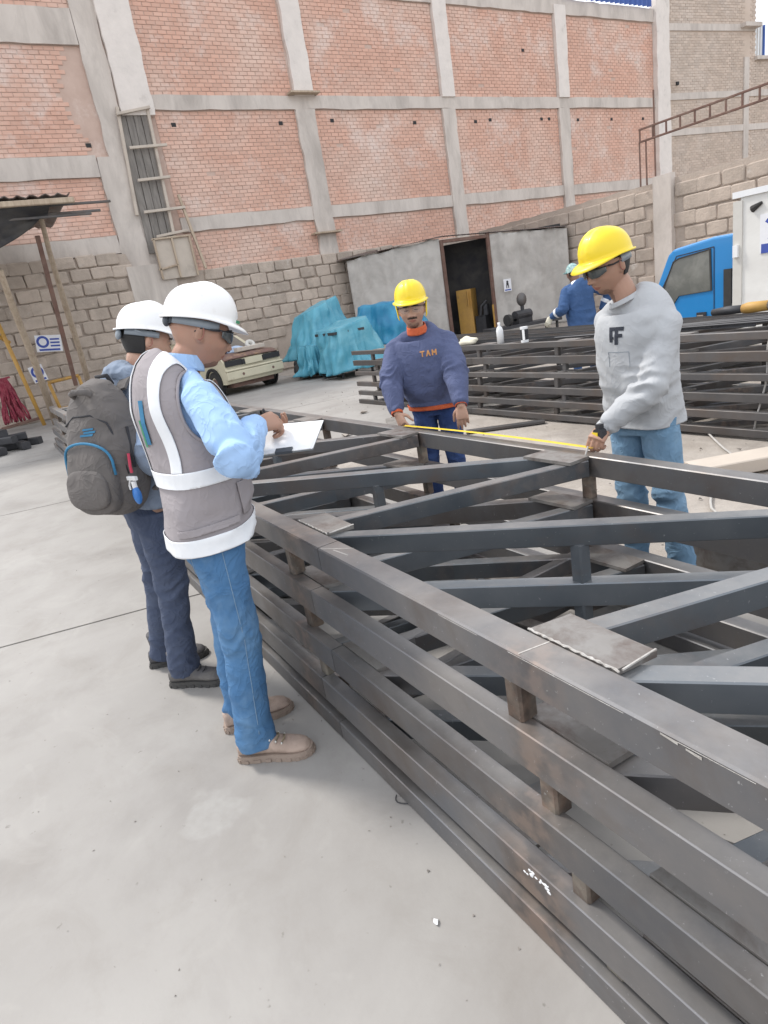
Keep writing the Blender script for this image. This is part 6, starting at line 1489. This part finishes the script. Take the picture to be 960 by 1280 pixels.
# backpack
bp = thing('backpack', 'brown grey backpack with blue piping worn by the young man in hoodie', 'backpack', (-2.98, .30, 1.2))
bf = yv(122); bl = yv(212); bu = (V(0, 0, 1)+bf*.10).normalized(); bo = V(-2.845, .345, 1.195)       # centre of the pack
def BPt(a, b, c): return bo+bl*a+bu*b-bf*c      # left, up, out from the back
def packshape(m, w, h, d, c0_, n=40, rings=26, e1=3.0, top=.72):
    vs = []
    for j in range(rings+1):
        t = j/rings*2-1; k = (1-abs(t)**3.2)**(1/2.6) if abs(t) < 1 else 0; wid = w*(1-(1-top)*max(0, t)**1.5)*max(k, .02); dep = d*(1-.30*max(0, t)**1.2+.10*max(0, -t)*(1-abs(t)))*max(k, .02)
        for i in range(n):
            a = 2*PI*i/n; ca, sa = math.cos(a), math.sin(a); e = 1/(abs(ca)**e1+abs(sa)**e1)**(1/e1); vs.append(BPt(c0_[0]+wid*ca*e, c0_[1]+t*h, c0_[2]+dep*sa*e))
    m.add(vs, [(j*n+i, j*n+(i+1) % n, (j+1)*n+(i+1) % n, (j+1)*n+i) for j in range(rings) for i in range(n)]+[tuple(range(n-1, -1, -1)), tuple(range(rings*n, (rings+1)*n))])
m = MB(); packshape(m, .172, .285, .105, (0, .015, 0)); 
pkb = fuse('main_compartment', m, M['pack_brown'], bp, .006, 3, disp=lambda co, no: no*(.006*vn(co*np.array([9, 9, 12]), 3)+.004*vn(co*np.array([20, 20, 26]), 8))[:, None])
m = MB(); packshape(m, .135, .155, .05, (0, -.085, .088), top=.86)
pk2 = fuse('front_pocket', m, M['pack_brown'], bp, .006, 3, disp=lambda co, no: no*(.004*vn(co*14, 5))[:, None])
m = MB(); packshape(m, .118, .085, .022, (0, -.120, .130), top=.95)
pk3 = fuse('lower_pocket', m, M['pack_brown'], bp, .006, 2)
def arcpts(w, z0, z1, c, n=18, p=.5): 
    return [BPt(w*math.cos(a), z0+(z1-z0)*math.sin(a)**p, c-.02*abs(math.cos(a))**3) for a in [PI*(k/n) for k in range(n+1)]]
m = MB(); m.tube(arcpts(.138, -.07, .065, .118), .0055, 8); m.build('piping', M['pack_blue'], bp, smooth=True)
m = MB(); m.tube([BPt(-.155, -.08, .05), BPt(-.15, .05, .065), BPt(-.12, .13, .075), BPt(-.05, .165, .085), BPt(.05, .165, .085), BPt(.12, .13, .075)], .004, 8); m.build('zip', M['pack_black'], bp, smooth=True)
m = MB(); m.tube([BPt(-.05, .215, .03), BPt(-.045, .255, .075), BPt(.0, .262, .10), BPt(.045, .255, .075), BPt(.05, .215, .03)], .013, 8); m.build('handle', M['pack_brown'], bp, smooth=True)
m = MB(); m.tube([BPt(-.03, .262, -.07), BPt(-.03, .30, -.05), BPt(.03, .30, -.05), BPt(.03, .262, -.07)], .009, 8); m.build('grab_loop', M['pack_black'], bp, smooth=True)
fwdlogo = (BPt(-.03, .10, .3), bl*-1, bu, bf)
project('logo', [quad(-.035, -.012, .03, -.004, .6), quad(-.02, -.001, .035, .007, .6), quad(-.03, .011, .02, .018, .6)], fwdlogo, pkb, 'pack_blue', bp, off=.003)
for sg in (-1, 1):
    sh_ = B['J']['L' if sg > 0 else 'R']['sh']; top = V(*B['chest'])+yv(202)*sg*.098+V(0, 0, .075)
    pts = [BPt(sg*.08, .235, -.06), top+yv(112)*-.075+V(0, 0, -.015), top, top+yv(112)*.09+V(0, 0, -.05), top+yv(112)*.150+V(0, 0, -.14)+yv(202)*sg*.012, top+yv(112)*.14+V(0, 0, -.27)+yv(202)*sg*.05, top+yv(112)*.05+V(0, 0, -.36)+yv(202)*sg*.09, BPt(sg*.16, -.18, -.06)]
    m = MB(); P_ = [np.array(tuple(p)) for p in pts]; N = 42; prev = None
    for k in range(N+1):
        c = V(*cat(P_, k/N)); t_ = V(*(cat(P_, min(k/N+.01, 1))-cat(P_, max(k/N-.01, 0)))).normalized(); wd = yv(202); wd = (wd-t_*wd.dot(t_)).normalized(); nn_ = t_.cross(wd); hw = .030 if k < 26 else .014
        for a, b_ in ((-hw, -.006), (hw, -.006), (hw, .006), (-hw, .006)): m.v.append(tuple(c+wd*a+nn_*b_))
    m.f = [(k*4+i, k*4+(i+1) % 4, (k+1)*4+(i+1) % 4, (k+1)*4+i) for k in range(N) for i in range(4)]+[(3, 2, 1, 0), (N*4, N*4+1, N*4+2, N*4+3)]; m.m = [0]*len(m.f)
    m.build('shoulder_strap', M['pack_brown'], bp, smooth=False)
m = MB(); m.tube([BPt(-.165, .10, .02), BPt(-.172, .0, .03), BPt(-.175, -.06, .03)], .006, 8); m.build('side_strap', M['pack_black'], bp, smooth=True)
m = MB(); m.tube([BPt(-.176, -.0, .05), BPt(-.183, -.05, .06), BPt(-.185, -.075, .06)], .006, 6); m.build('tag', M['red'], bp)
sb = thing('spray_bottle', 'small clear blue spray bottle clipped to the side of the backpack', 'bottle', tuple(BPt(-.19, -.15, .06)))
sc_ = BPt(-.192, -.165, .062)
m = MB(); m.ell(sc_, (.022, .017, .038), 14, 12); m.build('body', M['gel_blue'], sb, smooth=True)
m = MB(); m.cyl(sc_+V(0, 0, .03), sc_+V(0, 0, .058), .010, 10); m.build('cap', M['plastic_white'], sb)
m = MB(); m.bar(sc_+V(-.028, -.012, .070), sc_+V(.022, .01, .070), .013, .016); m.tube([sc_+V(-.018, -.008, .064), sc_+V(-.03, -.014, .04), sc_+V(-.028, -.014, .022)], .004, 6); m.build('spray_head', M['plastic_white'], sb)

# ---------------------------------------------------------------- C: worker in the centre
C = dict(label='worker in yellow helmet and dark blue sweater with orange collar holding the tape end', root=(-3.78, 2.66, 0), skin='skin_tan', beard=1, stache=1, hair=(-.045, .005),
    hip=(-3.78, 2.68, .875), chest=(-3.77, 2.62, 1.295), neck=(-3.765, 2.60, 1.365), head=(-3.735, 2.560, 1.518), hs=1.06, hyaw=-38, hpitch=2, yawH=-46, yawS=-40, fat=.034, k=.98, torsog=.012, shL=(.015, .013, 0), shR=(-.015, -.013, 0),
    wrR=(-3.665, 2.275, .865), wrL=(-3.33, 2.56, .875), poleR=(-.9, -.55, 0), poleL=(.9, .5, 0),
    anR=(-3.87, 2.63, .09), anL=(-3.66, 2.75, .09),
    handR=dict(d=(.55, .05, -.85), n=(.1, -1, .1), curl=(.35, .45, .55, .65), thumb=(.5, .4)), handL=dict(d=(.12, -.1, -1), n=(.7, -.6, 0), curl=(.35, .4, .45, .5), thumb=(.4, .2)))
person(C); helmet(C['T'], C['obj'], 'helmet_yellow', peak=.040, lift=.012)
for sg in (-1, 1):
    m = MB(); m.tube([C['T'] @ V(*p) for p in ((.0, sg*.098, .04), (.008, sg*.093, .0), (.012, sg*.09, -.045), (.02, sg*.085, -.06))], [.007, .006, .005, .003], 8); m.build('helmet_strap', M['helmet_yellow'], C['obj'], smooth=True)
glasses(C, 'glass_clear')
tC = trousers(C, 'jeans_dark', seed=22); boots(C, 'boot_dark', 'sole_dark', dict(R=(.55, -.83), L=(.75, -.65)), False, .08)
sC = shirt(C, 'sweater_navy', g=.016, sleeve=.022, hem=-.04, cuthem=True, seed=24, cuffr=.044, bunch=.010, name='sweater')
cuffs(C, 'orange_knit', .037, .018)
ringtube(C, 'collar', V(*C['neck'])+V(.012, -.010, .018), (-.2*-1, -.2, 1), (.072, .062), .05, 'orange_knit', fwd=yv(-42), sq=(1.05, 1), wob=.02)
h_ = V(*C['hip']); ringtube(C, 'shirt_hem', h_+V(0, 0, -.035), (0, 0, 1), (.182, .186), .036, 'orange_knit', fwd=yv(-48), sq=(.82, 1.08), wob=.015)
fC = yv(-42); rC = yv(-42+90)
project('lettering', letters_tam(), (V(*C['chest'])+rC*.060+V(0, 0, -.075)+fC*.2, rC, V(0, 0, 1), -fC), sC, 'letter_orange', C['obj'])

# ---------------------------------------------------------------- D: worker in the grey shirt
D = dict(label='worker in yellow helmet, black sunglasses and pale grey shirt holding the tape case', root=(-1.92, 2.58, 0), skin='skin_brown', beard=1, stache=0, hair=(-.055, .005),
    hip=(-1.995, 2.62, .90), chest=(-1.94, 2.53, 1.36), neck=(-1.965, 2.50, 1.44), head=(-2.02, 2.445, 1.585), hyaw=256, hpitch=13, hroll=0, yawH=265, yawS=272, shL=(-.018, 0, -.030), fat=.012, k=1.0,
    wrR=(-2.06, 2.70, .87), wrL=(-1.965, 2.315, .895), poleR=(-.1, 1, -.2), poleL=(.9, .25, -.1), 
    anR=(-2.02, 2.58, .09), anL=(-1.80, 2.64, .09),
    handR=dict(d=(.0, -.2, -1), n=(-1, 0, 0), curl=(.7, .75, .8, .85)),
    handL=dict(d=(.05, -.85, -.45), n=(.35, -.45, .85), curl=(.85, .9, .95, 1.0), thumb=(.7, .6)))
person(D); helmet(D['T'], D['obj'], 'helmet_yellow', peak=.038); glasses(D)
band(D, 'harness_grey', .002, .034, 95, 200, .010)
tD = trousers(D, 'jeans_light', seed=32); boots(D, 'boot_dark', 'sole_dark', dict(R=(-.2, -1), L=(.1, -1)), False, .08)
sD = shirt(D, 'shirt_grey', g=.010, sleeve=.012, hem=-.075, cuthem=True, seed=34, cuffr=.042, bunch=.010, loose=.002, hang=.008)
cuffs(D, 'shirt_grey', .039, .05)
ringtube(D, 'collar', V(*D['neck'])+V(-.008, -.008, -.004), (-.25, -.3, 1), (.072, .064), .020, 'shirt_grey', fwd=yv(250), sq=(1.05, 1))
fD = yv(272); rD = yv(2)
fdir = yv(282); ud = V(0, 0, 1).cross(fdir).normalized()
lg = [quad(-.012, -.055, .012, .05, .05), quad(.012, .028, .052, .05), quad(.012, -.012, .042, .010), quad(-.05, .028, -.012, .05), quad(-.05, -.04, -.028, .05), quad(-.05, -.022, -.020, -.006)]
lg = [([(a*.72, b*.72) for a, b in vs_], fs_) for vs_, fs_ in lg]
project('lettering', lg, (V(*D['chest'])+rD*-.035+V(0, 0, -.07)+fdir*.2, ud, V(0, 0, 1), -fdir), sD, 'letter_dark', D['obj'])
project('chest_pocket', [quad(-.05, -.075, .055, -.072), quad(-.052, -.14, -.05, -.072), quad(.053, -.14, .055, -.072)], (V(*D['chest'])+rD*-.035+V(0, 0, -.07)+fdir*.2, ud, V(0, 0, 1), -fdir), sD, 'harness_grey', D['obj'], off=.001)

# ---------------------------------------------------------------- E: worker in the background, seen from behind
gz = dip(-6.6, 7.4)
E_ = dict(label='worker in blue overalls and mint cap seen from behind beyond the rear pile', root=(-6.62, 7.42, gz), skin='skin_dark', beard=0, hair=(-.05, .005),
    hip=(-6.60, 7.40, gz+.93), chest=(-6.64, 7.41, gz+1.38), neck=(-6.66, 7.41, gz+1.45), head=(-6.73, 7.42, gz+1.585), hyaw=165, hpitch=12, yawH=145, yawS=145, fat=.02,
    wrR=(-6.50, 7.70, gz+1.02), wrL=(-6.93, 7.14, gz+1.03), poleR=(.3, .5, -.6), poleL=(.1, -.5, -.9), anR=(-6.5, 7.52, gz+.09), anL=(-6.62, 7.28, gz+.09),
    handR=dict(d=(-.6, .5, -.5), n=(.2, .2, 1), curl=(.4,)*4), handL=dict(d=(-.55, -.2, -.8), n=(.3, -.9, .1), curl=(.4,)*4))
person(E_)
tE = trousers(E_, 'overall_blue', seed=42); boots(E_, 'boot_dark', 'sole_dark', dict(R=(-.85, .5), L=(-.85, .5)), False, .08)
sE = shirt(E_, 'overall_blue', g=.022, sleeve=.014, hem=-.08, seed=44, cuffr=.046, name='overall_jacket')
for nm in 'LR':
    q = E_['J'][nm]; ax = (q['wr']-q['el']).normalized(); ringtube(E_, 'reflective_band', q['el'].lerp(q['wr'], .42), ax, (.066, .064), .05, 'reflective')
ringtube(E_, 'collar', V(*E_['neck'])+V(0, 0, -.005), (-.3, .1, 1), (.098, .075), .045, 'reflective', fwd=yv(150))
m = MB(); headgrid(m, E_['T'], 48, 36, .012, False, lambda p: p.z > .015-.02*(p.x < 0)); m.box(E_['T'] @ V(.12, 0, .035), (.06, .12, .012), M=E_['T'].to_3x3()); o = m.build('cap', M['cap_mint'], E_['obj'], smooth=True)
m = MB()
for nm, sg in (('L', 1),):
    q = E_['J'][nm]; hand(m, q['wr'], E_['hand'+nm]['d'], E_['hand'+nm]['n'], -sg, (.4,)*4, (.6, .3), 1.12)
fuse('glove', m, M['rag'], E_['obj'], .005, 2)
